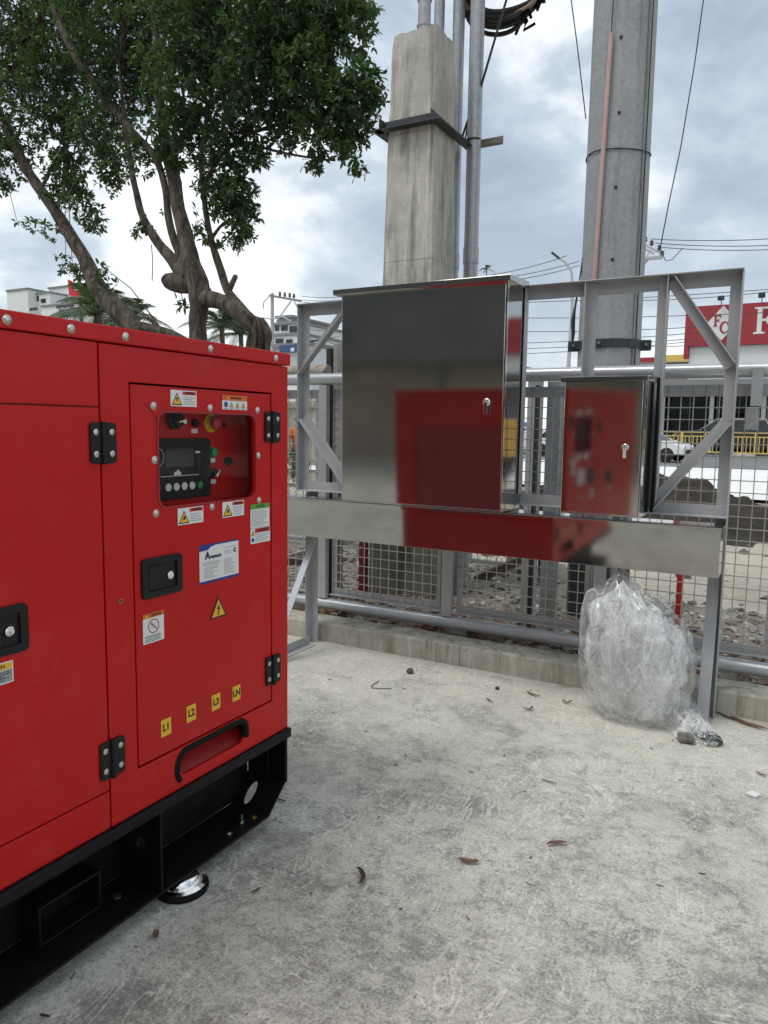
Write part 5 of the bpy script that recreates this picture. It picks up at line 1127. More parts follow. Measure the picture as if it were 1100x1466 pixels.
def car(name, label, loc, rz, paint, L=4.4, W=1.75, H=1.45, van=False, roof=None):
    roof = roof or paint
    T = thing(name, label, 'van' if van else 'car', loc, rz=rz)
    def b(): return MB()
    hw = W / 2; k = H / 1.45
    prof = [(-L / 2, .35), (-L / 2, .78 * k), (-L / 2 + .12, .90 * k), (-L * .40, .98 * k), (-L * .19, 1.00 * k), (L * .20, 1.02 * k), (L * .36, .93 * k), (L / 2 - .15, .82 * k), (L / 2, .62 * k), (L / 2, .34)]
    m = MB(); n = len(prof)
    m.add([(x, y, z) for y in (-hw, hw) for x, z in prof], [list(range(n))[::-1], list(range(n, 2 * n))] + [[i, (i + 1) % n, (i + 1) % n + n, i + n] for i in range(n)])
    m.build('body', paint, T, origin=(0, 0, 0), bevel=.06, seg=3).parent = T
    gx = (-L * .43, -L * .36, L * .10, L * .27) if van else (-L * .40, -L * .27, L * .08, L * .25)
    ins = .16; z0, z1 = .97 * k, H
    g = MB(); g.add([(gx[0], -hw + .03, z0), (gx[3], -hw + .03, z0), (gx[2], -hw + ins, z1 - .05), (gx[1], -hw + ins, z1 - .05), (gx[0], hw - .03, z0), (gx[3], hw - .03, z0), (gx[2], hw - ins, z1 - .05), (gx[1], hw - ins, z1 - .05)],
                    [(0, 1, 2, 3), (7, 6, 5, 4), (0, 4, 5, 1), (1, 5, 6, 2), (2, 6, 7, 3), (3, 7, 4, 0)])
    g.build('windows', 'window_dark', T, origin=(0, 0, 0), bevel=.03).parent = T
    r = MB(); r.add([(gx[1] - .05, -hw + ins - .02, z1 - .06), (gx[2] + .05, -hw + ins - .02, z1 - .06), (gx[2] + .05, hw - ins + .02, z1 - .06), (gx[1] - .05, hw - ins + .02, z1 - .06), (gx[1] + .1, -hw + ins + .1, z1), (gx[2] - .1, -hw + ins + .1, z1), (gx[2] - .1, hw - ins - .1, z1), (gx[1] + .1, hw - ins - .1, z1)],
                    [(3, 2, 1, 0), (4, 5, 6, 7), (0, 1, 5, 4), (1, 2, 6, 5), (2, 3, 7, 6), (3, 0, 4, 7)]); r.build('roof', roof, T, origin=(0, 0, 0), bevel=.03).parent = T
    for sg in (-1, 1):
        for a, c_ in ((gx[3], gx[2]), (gx[0], gx[1]), (0.0, -.05)): MB().bar((a, sg * (hw - .025), z0 - .02), (c_, sg * (hw - ins + .01), z1 - .04), .06, .05, (0, 1, 0)).build('pillar', roof, T, origin=(0, 0, 0)).parent = T
        h = MB(); h.add([(L / 2 - .25, sg * (hw - .02), .80 * k), (L / 2 - .02, sg * (hw - .25), .62 * k), (L / 2 - .02, sg * (hw - .55), .62 * k), (L / 2 - .02, sg * (hw - .50), .76 * k), (L / 2 + .02, sg * (hw - .2), .70 * k)], [(0, 1, 4), (1, 2, 4), (2, 3, 4), (3, 0, 4)])
        MB().lathe((L / 2 - .10, sg * (hw - .24), .70 * k), (1, 0, 0), [(0, .11), (.10, .10), (.12, .04)], 10).build('headlight', 'lamp_clear', T, origin=(0, 0, 0), smooth=True).parent = T
        MB().box(-L / 2 - .02, -L / 2 + .06, sg * (hw - .2) - .12, sg * (hw - .2) + .12, .68 * k, .86 * k).build('tail_light', 'lamp_red', T, origin=(0, 0, 0), bevel=.02).parent = T
        MB().bar((gx[3] - .15, sg * (hw + .0), z0 + .05), (gx[3] - .15, sg * (hw + .17), z0 + .08), .1, .12).build('mirror', paint, T, origin=(0, 0, 0), bevel=.02).parent = T
        for x in (-L * .31, L * .31):
            w = MB(); w.lathe((x, sg * (hw - .2), .32), (0, sg, 0), [(0, .30), (.02, .32), (.19, .32), (.205, .29), (.20, .21)], 18); wo = w.build('wheel', 'tyre', T, origin=(0, 0, 0), smooth=True); wo.parent = T
            w = MB(); w.lathe((x, sg * (hw - .02), .32), (0, sg, 0), [(0, .205), (.02, .20), (.022, .06), (.035, .05)], 14); ro = w.build('rim', 'car_silver', wo, origin=(0, 0, 0)); ro.parent = wo
            a = MB(); a.lathe((x, sg * (hw - .012), .33), (0, sg, 0), [(0, .37), (.015, .37)], 18); a.build('wheel_arch', 'tyre', T, origin=(0, 0, 0)).parent = T
    MB().box(L / 2 - .04, L / 2 + .015, -hw + .35, hw - .35, .40, .58 * k).build('grille', 'print_black', T, origin=(0, 0, 0), bevel=.01).parent = T
    MB().box(-L * .22, L * .22, -hw - .006, -hw + .01, .93 * k, .955 * k).build('trim_strip', 'car_silver', T, origin=(0, 0, 0)).parent = T
    return T
rz = math.atan2(-.174, .985)
def onroad(px, py, d, off=0):
    q = at(px, py, 10); dv = (q - CAM); dv.z = 0; t = d / dv.dot(NR); p = dv * t; return (p.x, p.y, 0)
p = onroad(925, 650, 38.5); car('parked_car', 'white car on the road, nose showing right of the small cabinet', p, rz, 'car_white', 4.3, 1.75, 1.5)
p = onroad(1046, 620, 54.5); p = (p[0], p[1], .1); car('parked_car', 'dark long car with silver roof line parked behind the yellow railing', p, math.pi + rz, 'car_dark', 6.4, 1.95, 2.35, True, 'car_silver')
p = onroad(742, 640, 43.0); car('parked_car', 'white van on the road seen through the gap between the cabinets', p, rz, 'car_white', 4.8, 1.9, 2.0, True)
p = onroad(815, 640, 40.0); car('parked_car', 'white car half hidden behind the left side of the small cabinet', p, rz, 'car_white', 4.2, 1.7, 1.5)
def motorbike(px, d, label, z=0.35):
    p = onroad(px, 620, d); T = thing('motorcycle', label, 'motorcycle', (p[0], p[1], z), rz=rz + .15)
    def add(m, n, mat, **k): o = m.build(n, mat, T, origin=(0, 0, 0), **k); o.parent = T
    for x in (-.68, .68):
        w = MB(); w.tube([(x + .27 * math.cos(a), 0, .31 + .27 * math.sin(a)) for a in [2 * math.pi * i / 16 for i in range(17)]], .05, 8); add(w, 'wheel', 'tyre', smooth=True)
        w = MB()
        for i in range(3): a = math.pi * i / 3; w.bar((x - .25 * math.cos(a), 0, .31 - .25 * math.sin(a)), (x + .25 * math.cos(a), 0, .31 + .25 * math.sin(a)), .03, .03, (0, 1, 0))
        add(w, 'rim', 'car_silver')
    w = MB(); w.tube([(-.6, 0, .72), (-.2, 0, .80), (.15, 0, .95), (.42, 0, .88)], [.10, .15, .17, .06], 10); add(w, 'tank', 'car_dark', smooth=True)
    w = MB(); w.tube([(-.85, 0, .92), (-.5, 0, .90), (-.1, 0, .86)], [.08, .13, .10], 8); add(w, 'seat', 'rubber', smooth=True)
    w = MB(); w.tube([(-.25, 0, .35), (.1, 0, .42), (.3, 0, .5)], [.16, .20, .10], 8); add(w, 'engine', 'car_silver', smooth=True)
    w = MB(); w.cyl((.68, .07, .31), (.42, .07, 1.0), .025, 8); w.cyl((.68, -.07, .31), (.42, -.07, 1.0), .025, 8); add(w, 'fork', 'car_silver', smooth=True)
    w = MB(); w.tube([(.25, -.38, 1.12), (.40, -.15, 1.05), (.40, .15, 1.05), (.25, .38, 1.12)], .018, 6); add(w, 'handlebar', 'dark_steel', smooth=True)
    w = MB(); w.lathe((.47, 0, .95), (1, 0, 0), [(0, .06), (.08, .09), (.1, .05)], 12); add(w, 'headlight', 'lamp_clear', smooth=True)
    return T
motorbike(967, 53.5, 'dark motorcycle parked behind the yellow railing left of the dark car'); motorbike(992, 55.0, 'second motorcycle squeezed between the first and the dark car')

# ================================================================== BUILDINGS
def letter_poly(ch):
    if ch == 'F': return [(0, 0), (.42, 0), (.42, .06), (.30, .08), (.30, .47), (.44, .47), (.50, .36), (.545, .36), (.545, .66), (.50, .66), (.44, .555), (.30, .555), (.30, .92), (.56, .92), (.68, .72), (.73, .72), (.71, 1), (0, 1), (0, .94), (.12, .92), (.12, .08), (0, .06)]
    if ch == 'I': return [(0, 0), (.42, 0), (.42, .06), (.30, .08), (.30, .92), (.42, .94), (.42, 1), (0, 1), (0, .94), (.12, .92), (.12, .08), (0, .06)]
    if ch == 'C':
        o = [(.40 + .42 * math.cos(a), .5 + .52 * math.sin(a)) for a in [R(48 + i * 264 / 18) for i in range(19)]]; i_ = [(.44 + .27 * math.cos(a), .5 + .42 * math.sin(a)) for a in [R(48 + i * 264 / 18) for i in range(19)]]
        return o + [(.72, .30)] + i_[::-1] + [(.64, .66), (.72, .64), (.72, 1.0)]
def shop():
    T = thing('shop_building', 'long white shop building under a dark red sign board with white letters, across the road', 'building', (0, 60, 0)); Y = 60.0
    f = lambda u, v, d: Vector((u, Y - d, v)); xl, xr = -7.62, 46
    MB().box(xl, xr, Y, Y + 14, 5.25, 7.74).build('wall', 'wall_white', T); MB().box(-16.5, xr, Y + 5.5, Y + 14, 0, 5.2).build('back_wall', 'window_dark', T)
    MB().box(xl - .02, xr, Y - .35, Y + .3, 7.75, 10.62).build('sign_board', 'sign_red', T)
    MB().box(xl - .35, xl - .03, Y - .35, Y + .5, 6.9, 10.6).build('sign_return', 'sign_red', T)
    MB().box(-17, xr, Y - 2.4, Y + 2, 4.72, 5.22).build('canopy', 'wall_grey', T); MB().box(xl, xr, Y - .012, Y - .002, 6.45, 6.52).build('string_course', 'wall_grey', T)
    # neighbour behind, brown with a yellow and red roof edge
    def L_(ch, x, z, h, mat, T, name, dy, w=1.0): MB().plate([(x + u * h * w, z + v * h) for u, v in letter_poly(ch)], [], lambda u, v, d: Vector((u, Y - .35 - dy - d, v)), .06).build(name, mat, T)
    cx, cz, hd, wd = -5.45, 9.32, 1.23, 1.05
    MB().plate([(cx - wd, cz), (cx, cz - hd), (cx + wd, cz), (cx, cz + hd)], [], lambda u, v, d: Vector((u, Y - .42 - d, v)), .06).build('emblem', 'wall_white', T)
    L_('F', cx - .62, cz - .20, .78, 'sign_red', T, 'emblem_letter', .12, .9); L_('C', cx - .16, cz - .72, .82, 'sign_red', T, 'emblem_letter', .12, .95)
    L_('F', -3.42, 8.45, 1.86, 'wall_white', T, 'letter', .03, .92)
    x = -1.60
    L_('I', x, 8.45, 1.86, 'wall_white', T, 'letter', .03, .92)
    for x in (-5.6, -3.0, .4, 3.8, 7.2, 10.6):
        b = MB(); b.bar((x, Y - .3, 10.62), (x, Y - .9, 11.0), .06, .06); b.box(x - .22, x + .22, Y - 1.1, Y - .8, 10.85, 11.15); b.build('floodlight', 'print_black', T, bevel=.02)
    for x in np.arange(-16, 40, 3.4): MB().box(x - .14, x + .14, Y - .5, Y - .2, 0, 4.7).build('column', 'wall_white', T)
    for i, x in enumerate(np.arange(-14.3, 40, 3.4)):
        if i in (1, 4): MB().box(x - 1.55, x + 1.55, Y + 1.0, Y + 1.2, 0, 4.7).build('wall', 'wall_brown', T)
        else:
            w = MB().box(x - 1.5, x + 1.5, Y + 1.4, Y + 1.45, 2.9 if i % 2 else .3, 4.6).build('window', 'window_dark', T); 
            for xx in (-1.5, 0, 1.5): MB().box(x + xx - .04, x + xx + .04, Y + 1.32, Y + 1.39, .3, 4.6).build('frame', 'wall_grey', w)
    MB().box(-16.5, xr, Y + 1.6, Y + 5.4, 5.21, 5.24).build('ceiling', 'wall_grey', T)
    MB().box(-1.2, .2, Y + .2, Y + .4, .3, 4.6).build('red_panel', 'sign_red', T); MB().box(1.8, 2.9, Y + .2, Y + .4, .3, 4.2).build('blue_panel', 'blue_drum', T)
    T = thing('shop_building', 'low brown building with a yellow and red roof edge, left of the red sign board', 'building', (-14, 66, 0))
    MB().box(-15.5, -8.2, 66, 78, 0, 7.2).build('wall', 'wall_brown', T); MB().box(-10.4, -8.2, 65.6, 66, 7.21, 7.75).build('roof_edge', 'yellow_paint', T); MB().box(-15.5, -10.45, 65.6, 66, 7.21, 7.6).build('roof_edge', 'sign_red', T)
    MB().box(-12.6, -10.45, 65.98, 65.995, 5.2, 7.18).build('cladding', 'wall_white', T)
    for x in (-15, -13): MB().box(x, x + 1.6, 65.9, 65.96, 2, 4.6).build('window', 'window_dark', T)
shop()
def far_block(name, label, Y, cols, base_px, mats='wall_white', rows=(), cat='building'):
    # cols: list of (px0, px1, py_top) volumes
    c = at(*base_px, Y); T = thing(name, label, cat, (c.x, c.y, 0)); i = 0
    for (a, b_, t, dy, m) in cols:
        p0, p1 = at(a, t, Y + dy), at(b_, t, Y + dy); MB().box(p0.x, p1.x, Y + dy, Y + dy + 12, 0, p0.z).build('volume', m, T)
        MB().box(p0.x - .15, p1.x + .15, Y + dy - .2, Y + dy + 12.1, p0.z + .01, p0.z + .35).build('parapet', 'wall_grey' if m == 'wall_white' else m, T)
    for (a, b_, t, bt, dy, m, n) in rows:
        p0, p1 = at(a, t, Y + dy - .1), at(b_, bt, Y + dy - .1); w = (p1.x - p0.x) / n
        for k in range(n):
            wi = MB().box(p0.x + w * k + w * .08, p0.x + w * (k + 1) - w * .08, Y + dy - .12, Y + dy - .02, p1.z, p0.z).build('window', m, T)
    return T
far_block('office_building', 'white stepped building behind the trees on the far left', 95, [(10, 40, 418, 0, 'wall_white'), (34, 72, 424, 2, 'wall_white'), (70, 100, 414, 6, 'wall_white'), (60, 118, 440, -2, 'wall_white')],
    (60, 440), rows=[(42, 56, 425, 431, 2, 'window_dark', 2), (58, 66, 428, 433, 2, 'window_dark', 1), (80, 106, 436, 439, -2, 'window_dark', 3), (84, 112, 443, 452, -2, 'window_dark', 3), (42, 54, 441, 444, -2, 'window_dark', 2)])
p = at(110, 410, 80); T = thing('roof_sign', 'small bright red sign behind the foliage of the leaning tree', 'sign', (p.x, 80, 0))
b = MB(); q = [at(x, y, 80) for x, y in ((97, 400), (101, 402), (104, 416), (124, 419), (124, 427), (99, 423))]; b.plate([(v.x, v.z) for v in q], [], lambda u, v, d: Vector((u, 80 - d, v)), .4); b.build('board', 'red_steel', T); MB().box(p.x - .2, p.x + .2, 80.5, 80.9, 0, q[5].z + .8).build('post', 'dark_steel', T)
far_block('apartment_block', 'white terraced block with balconies behind the distant power pole', 80, [(386, 431, 482, 0, 'wall_white'), (392, 430, 466, 4, 'wall_white'), (396, 418, 456, 7, 'wall_grey')], (408, 480),
    rows=[(393, 400, 466, 473, 4, 'window_dark', 1), (402, 412, 466, 473, 4, 'window_dark', 2), (414, 430, 467, 477, 4, 'window_dark', 3), (394, 406, 485, 491, 0, 'window_dark', 2), (409, 419, 486, 491, 0, 'window_dark', 2)])
T = far_block('warehouse', 'blue roofed shed with a dark blue sign band beyond the generator corner', 60, [(386, 445, 498, 0, 'wall_white')], (410, 500))
p0, p1 = at(388, 500, 59.8), at(445, 488, 59.8); MB().add([(p0.x, 59.6, p0.z - .1), (p1.x, 59.6, p1.z), (p1.x, 66, p1.z + 1.2), (p0.x, 66, p0.z + 1.2)], [(0, 1, 2, 3)]).build('roof', 'roof_blue', T)
p0, p1 = at(402, 496, 59.5), at(436, 504, 59.5); sb = MB().box(p0.x, p1.x, 59.3, 59.5, p1.z, p0.z + .1).build('sign_band', 'sign_blue', T); q0_, q1_ = at(416, 498, 59.2), at(421, 503, 59.2); MB().box(q0_.x, q1_.x, 59.24, 59.29, q1_.z, q0_.z).build('emblem', 'wall_white', sb)
T = thing('boundary_wall', 'weathered pale wall across the open ground beyond the railing on the left', 'wall', (-18, 24, 0)); MB().box(-40, -15.2, 24, 24.3, -.1, 2.2).build('wall', 'kerb_concrete', T); MB().box(-40, -15.1, 23.9, 24.4, 2.21, 2.45).build('coping', 'rusty', T)
# power pole with cross arms, street lamp, far cross arms
def power_pole():
    b0 = at(390, 420, 42); T = thing('power_pole', 'distant concrete power pole with a slanting braced crossarm', 'power pole', (b0.x, 42, 0)); MB().tube([(b0.x, 42, 0), (b0.x, 42, b0.z)], [.17, .12], 10).build('shaft', 'sky_pole', T, smooth=True)
    a, b_ = at(386, 423, 41.8), at(431, 431, 41.8); MB().bar(a, b_, .12, .14).build('crossarm', 'crossarm', T); a, b_ = at(396, 460, 41.8), at(417, 431, 41.8); MB().bar(a, b_, .06, .08).build('brace', 'sky_pole', T)
    a, b_ = at(376, 456, 41.8), at(417, 459, 41.8); MB().tube([at(376, 455, 41.8), at(390, 457, 41.8), at(404, 453, 41.8), at(417, 460, 41.8)], .05, 6).build('lower_arm', 'sky_pole', T)
    for px, py in ((401, 423), (408, 424), (415, 425), (421, 426)): q = at(px, py + 1, 41.8); MB().lathe(tuple(q), (0, 0, 1), [(0, .06), (.12, .11), (.16, .06), (.24, .10), (.3, .05)], 8).build('insulator', 'insulator', T, smooth=True)
    MB().tube([at(386, 424, 41.8), at(378, 432, 41.8), at(377, 442, 41.8)], .03, 5).build('jumper', 'cable_black', T); MB().tube([at(421, 430, 41.8), at(428, 445, 41.8), at(427, 458, 41.8), at(432, 466, 41.8)], .025, 5).build('jumper', 'cable_black', T)
    q = at(935, 350, 44); T = thing('power_pole', 'distant power pole whose crossarms stick out right of the round concrete pole', 'power pole', (at(900, 350, 44).x, 44, 0)); x0 = at(900, 350, 44).x
    MB().tube([(x0, 44, 0), (x0, 44, at(900, 335, 44).z)], [.2, .14], 10).build('shaft', 'sky_pole', T, smooth=True)
    for (a, b_, w) in (((905, 341), (945, 362), .10), ((905, 346), (936, 363), .10), ((903, 373), (949, 368), .16)): MB().bar(at(*a, 43.7), at(*b_, 43.7), w, w).build('crossarm', 'sky_pole', T)
    for (a, b_) in (((912, 384), (930, 371)), ((914, 392), (928, 372)), ((920, 377), (932, 358))): MB().bar(at(*a, 43.7), at(*b_, 43.7), .05, .05).build('brace', 'sky_pole', T)
    for px, py in ((924, 346), (933, 351), (944, 358), (948, 366)): q = at(px, py + 1, 43.7); MB().lathe(tuple(q), (0, 0, 1), [(0, .06), (.12, .13), (.16, .06), (.24, .12), (.3, .05)], 8).build('insulator', 'insulator', T, smooth=True)
    b0 = at(819, 400, 32); T = thing('street_lamp', 'slim street lamp with curved arm left of the round concrete pole', 'street lamp', (b0.x, 32, 0))
    MB().tube([(b0.x, 32, 0), (b0.x, 32, 4), at(819, 450, 32), at(820, 405, 32), at(818, 388, 32), at(810, 376, 32), at(800, 369, 32)], [.10, .09, .07, .06, .055, .05, .04], 8).build('shaft', 'sky_pole', T, smooth=True)
    a, b_ = at(801, 370, 32), at(791, 362, 32); MB().bar(a, b_, .30, .10).build('lamp_head', 'dark_steel', T, bevel=.02)
power_pole()
W_ = [((932, 342), (1130, 340)), ((938, 348), (1130, 350)), ((946, 354), (1130, 356)), ((700, 394), (812, 366)), ((702, 400), (830, 374)), ((712, 404), (830, 380)), ((433, 424), (500, 423)), ((431, 429), (500, 428)), ((431, 432), (500, 431)), ((420, 468), (500, 474)), ((436, 475), (500, 498)), ((436, 480), (500, 506)),
      ((700, 434), (1130, 412)), ((700, 455), (1130, 446)), ((700, 474), (1000, 468)), ((700, 492), (1000, 476)), ((700, 500), (1000, 484)), ((700, 508), (1000, 488)), ((915, 430), (1130, 414)), ((915, 494), (1000, 492))]
for i, (a, b_) in enumerate(W_):
    wire([(a[0], a[1], 43.5), (b_[0], b_[1], 43.5)], .020, 'thin power line running right from the crossarms beside the round pole' if i < 3 else 'thin power line slanting up behind the lid of the tall cabinet' if i < 6 else 'thin power line leaving the distant pole left of the tall cabinet' if i < 12 else 'thin power line crossing the sky behind the top of the frame', group='overhead power lines', name='power_line', sag=.12)
wire([(946, 358, 43.5), (953, 373, 43.5), (962, 372, 43.5), (978, 355, 43.5)], .022, 'drooping jumper wire at the end of the far crossarms')

# ================================================================== BEHIND AND BESIDE THE CAMERA (seen mirrored in the steel)
T = thing('workshop_building', 'dark clad workshop with beige wall behind the yard, mirrored in the steel cabinets', 'building', (-8, -12, 0))
MB().box(-30, 5, -18, -12, 0, 2.75).build('wall', 'wall_beige', T); MB().box(-30.3, 5.3, -18.3, -11.0, 2.76, 8.6).build('upper_cladding', 'dark_cladding', T)
for x in range(-29, 5, 4): MB().box(x, x + .25, -11.98, -11.7, 0, 2.74).build('pilaster', 'kerb_concrete', T)
for x in (-20, -12, -4): MB().box(x, x + 1.9, -11.995, -11.97, 0.02, 2.2).build('door', 'wall_brown', T)
def loader():
    T = thing('loader', 'yellow wheeled digger parked beyond the right edge, mirrored in the cabinet sides', 'digger', (6.5, 19, 0))
    x, y = 6.5, 19.0
    MB().box(x - 2.6, x + 1.0, y - 1.0, y + 1.0, .75, 1.75).build('hull', 'yellow_machine', T, bevel=.08); MB().box(x + 1.02, x + 2.6, y - .9, y + .9, .8, 1.5).build('bonnet', 'yellow_machine', T, bevel=.1)
    c = MB().box(x - 1.0, x + .8, y - .85, y + .85, 1.77, 2.95).build('cab', 'yellow_machine', T, bevel=.06); MB().box(x - .8, x + .6, y - .87, y - .855, 2.0, 2.75).build('window', 'window_dark', c); MB().box(x - 1.02, x - 1.003, y - .65, y + .65, 2.0, 2.75).build('window', 'window_dark', c)
    MB().tube([(x + 2.3, y, 1.4), (x + 3.4, y, 3.0), (x + 4.4, y, 1.6), (x + 4.6, y, .7)], [.16, .18, .14, .1], 8).build('arm', 'yellow_machine', T, smooth=True)
    MB().box(x + 4.2, x + 5.1, y - .5, y + .5, .05, .8).build('bucket', 'dark_steel', T, bevel=.05)
    for dx in (-1.8, 1.7):
        for s in (-1, 1):
            w = MB(); w.lathe((x + dx, y + s * .85, .62), (0, s, 0), [(0, .55), (.05, .62), (.35, .62), (.4, .5), (.38, .3)], 20); wo = w.build('wheel', 'tyre', T, smooth=True); w = MB(); w.lathe((x + dx, y + s * 1.2, .62), (0, s, 0), [(0, .32), (.04, .3), (.05, .1)], 14); w.build('rim', 'yellow_machine', wo)
loader()

# ================================================================== PLASTIC BAG AND LITTER
def bag():
    c = at(912, 946, 3.93); T = thing('plastic_bag', 'big crumpled bag of clear plastic film leaning on the kerb below the small cabinet', 'plastic bag', (c.x, c.y, 0))
    sil = [(888, 812), (877, 826), (862, 838), (842, 845), (833, 880), (831, 915), (831, 955), (836, 985), (852, 1008), (878, 1030), (908, 1044), (944, 1052), (962, 1032), (984, 1006), (995, 965), (996, 925), (984, 896), (968, 880), (948, 858), (925, 846), (905, 832), (894, 817)]
    P = [at(x, y, 3.93) - c for x, y in sil]; A = sorted([(math.atan2(p.z, p.x), math.hypot(p.x, p.z)) for p in P])
    def rad(a):
        n = len(A)
        for i in range(n):
            a0, r0 = A[i]; a1, r1 = A[(i + 1) % n]
            if i == n - 1: a1 += 2 * math.pi
            aa = a if a >= A[0][0] else a + 2 * math.pi
            if a0 <= aa <= a1: t = (aa - a0) / max(1e-6, a1 - a0); return r0 + (r1 - r0) * t
        return .3
    def ridge(v, s, sd): return 1 - abs(noise.noise(v * s + Vector((sd, sd * 2, 0)))) * 2
    for k, (sc_, sub, amp, nm) in enumerate(((1.0, 6, .034, 'outer_film'), (.86, 5, .11, 'inner_film'), (.62, 4, .16, 'inner_film'))):
        bm = bmesh.new(); bmesh.ops.create_icosphere(bm, subdivisions=sub, radius=1.0)
        for v in bm.verts:
            d = v.co.normalized(); a = math.atan2(d.z, d.x); h = math.hypot(d.x, d.z); r = rad(a) * sc_
            u = Vector((math.cos(a), 0, math.sin(a))); w = min(1, h) ** .75
            dep = .20 * sc_ * d.y * (1 + .2 * nz(d.x * 2, d.z * 2, k))
            q = Vector((d.x, d.y * .7, d.z)); wv = q + Vector((nz(q.x * 2, q.y * 2, q.z), nz(q.z * 2, q.x * 2, 5), nz(q.y * 2, q.z * 2, 9))) * .35
            wv.z *= .6; rg = .62 * ridge(wv, 2.3, k * 3.1) + .30 * ridge(wv, 5.2, k * 5.3) + .08 * ridge(wv, 11.0, k)
            s_ = 1 + amp * 2 * (rg - .72)
            p = u * r * w * s_; y = dep * (1 + 1.9 * amp * 2 * (rg - .72)) + .09 * (-p.z) * 0.3
            p += Vector([random.uniform(-1, 1) for _ in range(3)]) * (.0006, .003, .011)[k]; fl = c.z - .012
            v.co = Vector((p.x, y, max(p.z, -fl + .01 * abs(nz(p.x * 20, y * 20))))) + c - Vector((c.x, c.y, 0))
        me = bpy.data.meshes.new(nm); bm.to_mesh(me); bm.free(); me.materials.append(M['film_outer' if k == 0 else 'film'])
        if k <= 1: me.polygons.foreach_set('use_smooth', [True] * len(me.polygons))
        o = bpy.data.objects.new(nm, me); C.objects.link(o); o.parent = T
    # tail of film pulled over the foot of the frame
    pts = [Vector((-.46, 3.98, .17)), Vector((-.40, 3.90, .115)), Vector((-.34, 3.82, .085)), Vector((-.28, 3.77, .05)), Vector((-.245, 3.755, .02))]; wd = [.17, .12, .11, .06, .01]
    vs = []; n = 26
    for i in range(21):
        t = i / 20 * 4; k = min(3, int(t)); f = t - k; p = pts[k].lerp(pts[k + 1], f); w = wd[k] + (wd[k + 1] - wd[k]) * f; dr = Vector((.66, -.75, 0)); sd = Vector((.75, .66, 0))
        for j in range(n):
            s_ = (j / (n - 1) - .5) * 2; z = p.z - abs(s_) ** 1.6 * p.z * .85 + .022 * nz(i * .5, j * .45, 3) + .010 * math.sin(j * 1.9 + i * .25)
            vs.append(tuple(p + sd * s_ * w + Vector((0, 0, 0)) - Vector((0, 0, p.z)) + Vector((0, 0, max(.004, z)))))
    me = bpy.data.meshes.new('tail'); me.from_pydata([tuple(Vector(v) - T.location) for v in vs], [], [(i * n + j, i * n + j + 1, (i + 1) * n + j + 1, (i + 1) * n + j) for i in range(20) for j in range(n - 1)]); me.materials.append(M['film'])
    me.polygons.foreach_set('use_smooth', [True] * len(me.polygons)); o = bpy.data.objects.new('tail', me); C.objects.link(o); o.parent = T
    b = MB()
    for i in range(5): a = Vector((-.285, 3.775, .055)); q = a + Vector((random.uniform(-.03, .12), random.uniform(-.10, .02), random.uniform(-.045, .02))); b.tube([a, a.lerp(q, .5) + Vector((0, 0, random.uniform(0, .02))), q], [.003, .002, .001], 5)
    b.build('twist', 'film', T, smooth=True)
bag()
def stone(x, y, r, label, mat='old_concrete', sd=0, flat=.6, name='stone'):
    bm = bmesh.new(); bmesh.ops.create_icosphere(bm, subdivisions=3, radius=r)
    for v in bm.verts: v.co *= 1 + .30 * noise.noise(v.co / r * 1.2 + Vector((sd, 0, 0))) + .08 * noise.noise(v.co / r * 4); v.co.z *= flat
    me = bpy.data.meshes.new(name); bm.to_mesh(me); bm.free(); me.materials.append(M[mat]); o = bpy.data.objects.new(name, me); C.objects.link(o); o.location = (x, y, r * flat * .8); return tag(o, label, 'stone')
stone(-.385, 3.755, .042, 'round dark stone under the plastic tail at the left of the frame foot', 'stained_base', sd=3); stone(-.275, 3.80, .050, 'dark stone pinning the plastic tail at the right of the frame foot', 'dark_steel', sd=7)
q = at(587, 960, 4); qq = lambda px, py: (lambda d: CAM + d * (-1.5 / d.z))(at(px, py, 3) - CAM)
p = qq(587, 964); stone(p.x, p.y, .022, 'small dark brown lump on the concrete in front of the kerb', 'timber', 2, .9, 'lump'); p = qq(712, 987); stone(p.x, p.y, .012, 'tiny black lump on the concrete left of the plastic bag', 'dark_steel', 4, .8, 'lump')
p = qq(560, 906); stone(p.x - .05, 4.33, .012, 'tiny dark pebble lying on the kerb top', 'timber', 5, .8, 'pebble'); o = C.objects[-1] if False else None
def pod(px, py, L, ang, label, mat='pod', curl=.5, w=.013):
    w *= .62
    p = qq(px, py); T = thing('seed_pod', label, 'dry leaf', (p.x, p.y, 0)); V = []; n = 12
    cu = []
    for i in range(n + 1):
        t = i / n - .5; a = ang + curl * t * 2; s = (t + .5) * L
        cu.append((t, a))
    x = y = 0; pts = []
    for t, a in cu: pts.append(Vector((x, y, 0))); x += math.cos(a) * L / n; y += math.sin(a) * L / n
    m = pts[n // 2].copy(); b = MB(); vs = []
    for i, (t, a) in enumerate(cu):
        ww = w * (1 - (2 * t) ** 2) ** .6 + .0008; nrm = Vector((-math.sin(a), math.cos(a), 0)); z = .005 + .018 * abs(t) * abs(curl) + .002
        q_ = pts[i] - m + Vector((p.x, p.y, z)); vs += [q_ - nrm * ww + Vector((0, 0, ww * .7)), q_ - nrm * ww * .4 + Vector((0, 0, .001)), q_ + nrm * ww * .4, q_ + nrm * ww + Vector((0, 0, ww * .8))]
    b.keep = False; b.add(vs, [(i * 4 + k, i * 4 + k + 1, i * 4 + k + 5, i * 4 + k + 4) for i in range(n) for k in range(3)])
    o = b.build('leaf', mat, T, smooth=True); so = o.modifiers.new('thick', 'SOLIDIFY'); so.thickness = .0015; return T
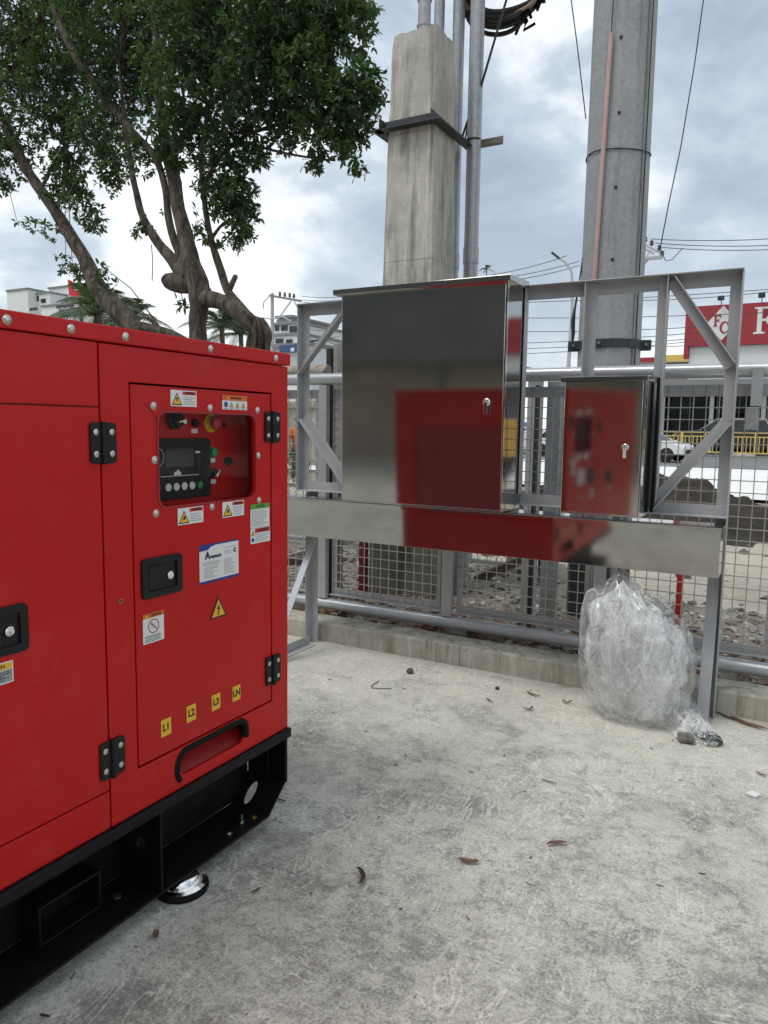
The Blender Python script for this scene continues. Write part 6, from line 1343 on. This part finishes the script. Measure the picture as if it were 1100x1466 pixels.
pod(520, 1258, .105, -1.0, 'curved dark brown leaf on the open concrete right of the skid', 'pod_dark', -.7, .012); pod(671, 1237, .075, .35, 'reddish brown curled leaf in the middle of the concrete', 'pod', .5, .013); pod(796, 1210, .085, .62, 'reddish curled leaf furthest right on the bare concrete', 'pod', -.55, .012)
pod(762, 996, .10, -.3, 'thin brown leaf lying left of the plastic bag near the kerb', 'pod', .5, .008); pod(758, 1018, .08, 1.0, 'small hooked brown leaf left of the plastic bag', 'pod', 1.3, .008); pod(812, 1008, .07, .4, 'small hooked reddish leaf touching the left side of the plastic bag', 'pod', 1.2, .008)
pod(1068, 1038, .22, -.45, 'long reddish brown leaf lying against the kerb right of the frame foot', 'pod', .5, .016); pod(1040, 1028, .14, -.5, 'dark narrow leaf beside the long reddish one at the kerb', 'pod_dark', .3, .010); pod(700, 1004, .06, -.6, 'dark twig like leaf on the pale concrete left of the bag', 'pod_dark', .3, .005)
pod(223, 1342, .036, -.8, 'small pinkish brown leaf on the concrete beside the skid', 'pod', .6, .012); pod(367, 1278, .035, 1.3, 'narrow grey brown leaf beside the chrome mount of the skid', 'pod_dark', .3, .004); pod(786, 1121, .07, -.1, 'thin straight brown twig in front of the plastic bag', 'pod_dark', .1, .003)
pod(1090, 1111, .05, -.3, 'small brown leaf at the right edge of the concrete', 'pod', .4, .006); pod(64, 1458, .03, .3, 'tiny dark fragment on the concrete near the lower left corner', 'pod_dark', .1, .004); pod(398, 1146, .09, -.2, 'thin dark twig just right of the skid corner', 'pod_dark', .3, .004)
T = thing('wire_offcut', 'thin bent wire offcut on the concrete in front of the kerb', 'wire', tuple(qq(545, 983))); MB().tube([tuple(qq(x, y) + Vector((0, 0, .006))) for x, y in ((543, 976), (533, 982), (532, 986), (545, 987), (561, 987))], .0025, 5).build('wire', 'dark_steel', T, smooth=True)
p = qq(1078, 1139); T = thing('tile_chip', 'small white chip of tile on the concrete near the right edge', 'chip', (p.x, p.y, 0)); b = MB(); b.plate([(p.x - .028, p.y - .01), (p.x + .01, p.y - .026), (p.x + .03, p.y + .008), (p.x - .004, p.y + .026)], [], lambda u, v, d: Vector((u, v, .012 + d)), .010); b.build('chip', 'print_white', T, bevel=.002)
def twigs_():
    m = MB()
    for i in range(120):
        x, y = random.uniform(-3.0, .8), random.uniform(.8, 4.2)
        if x < -1.7 and y < 2.3: continue
        a = random.uniform(0, 6.28); l = random.uniform(.006, .028); m.bar((x, y, .003), (x + math.cos(a) * l, y + math.sin(a) * l, .004), random.uniform(.001, .003), .002)
    tag(m.build('debris', 'pod_dark', None), 'tiny dark crumbs of leaf and twig sprinkled over the concrete yard', 'debris', kind='stuff')
twigs_()
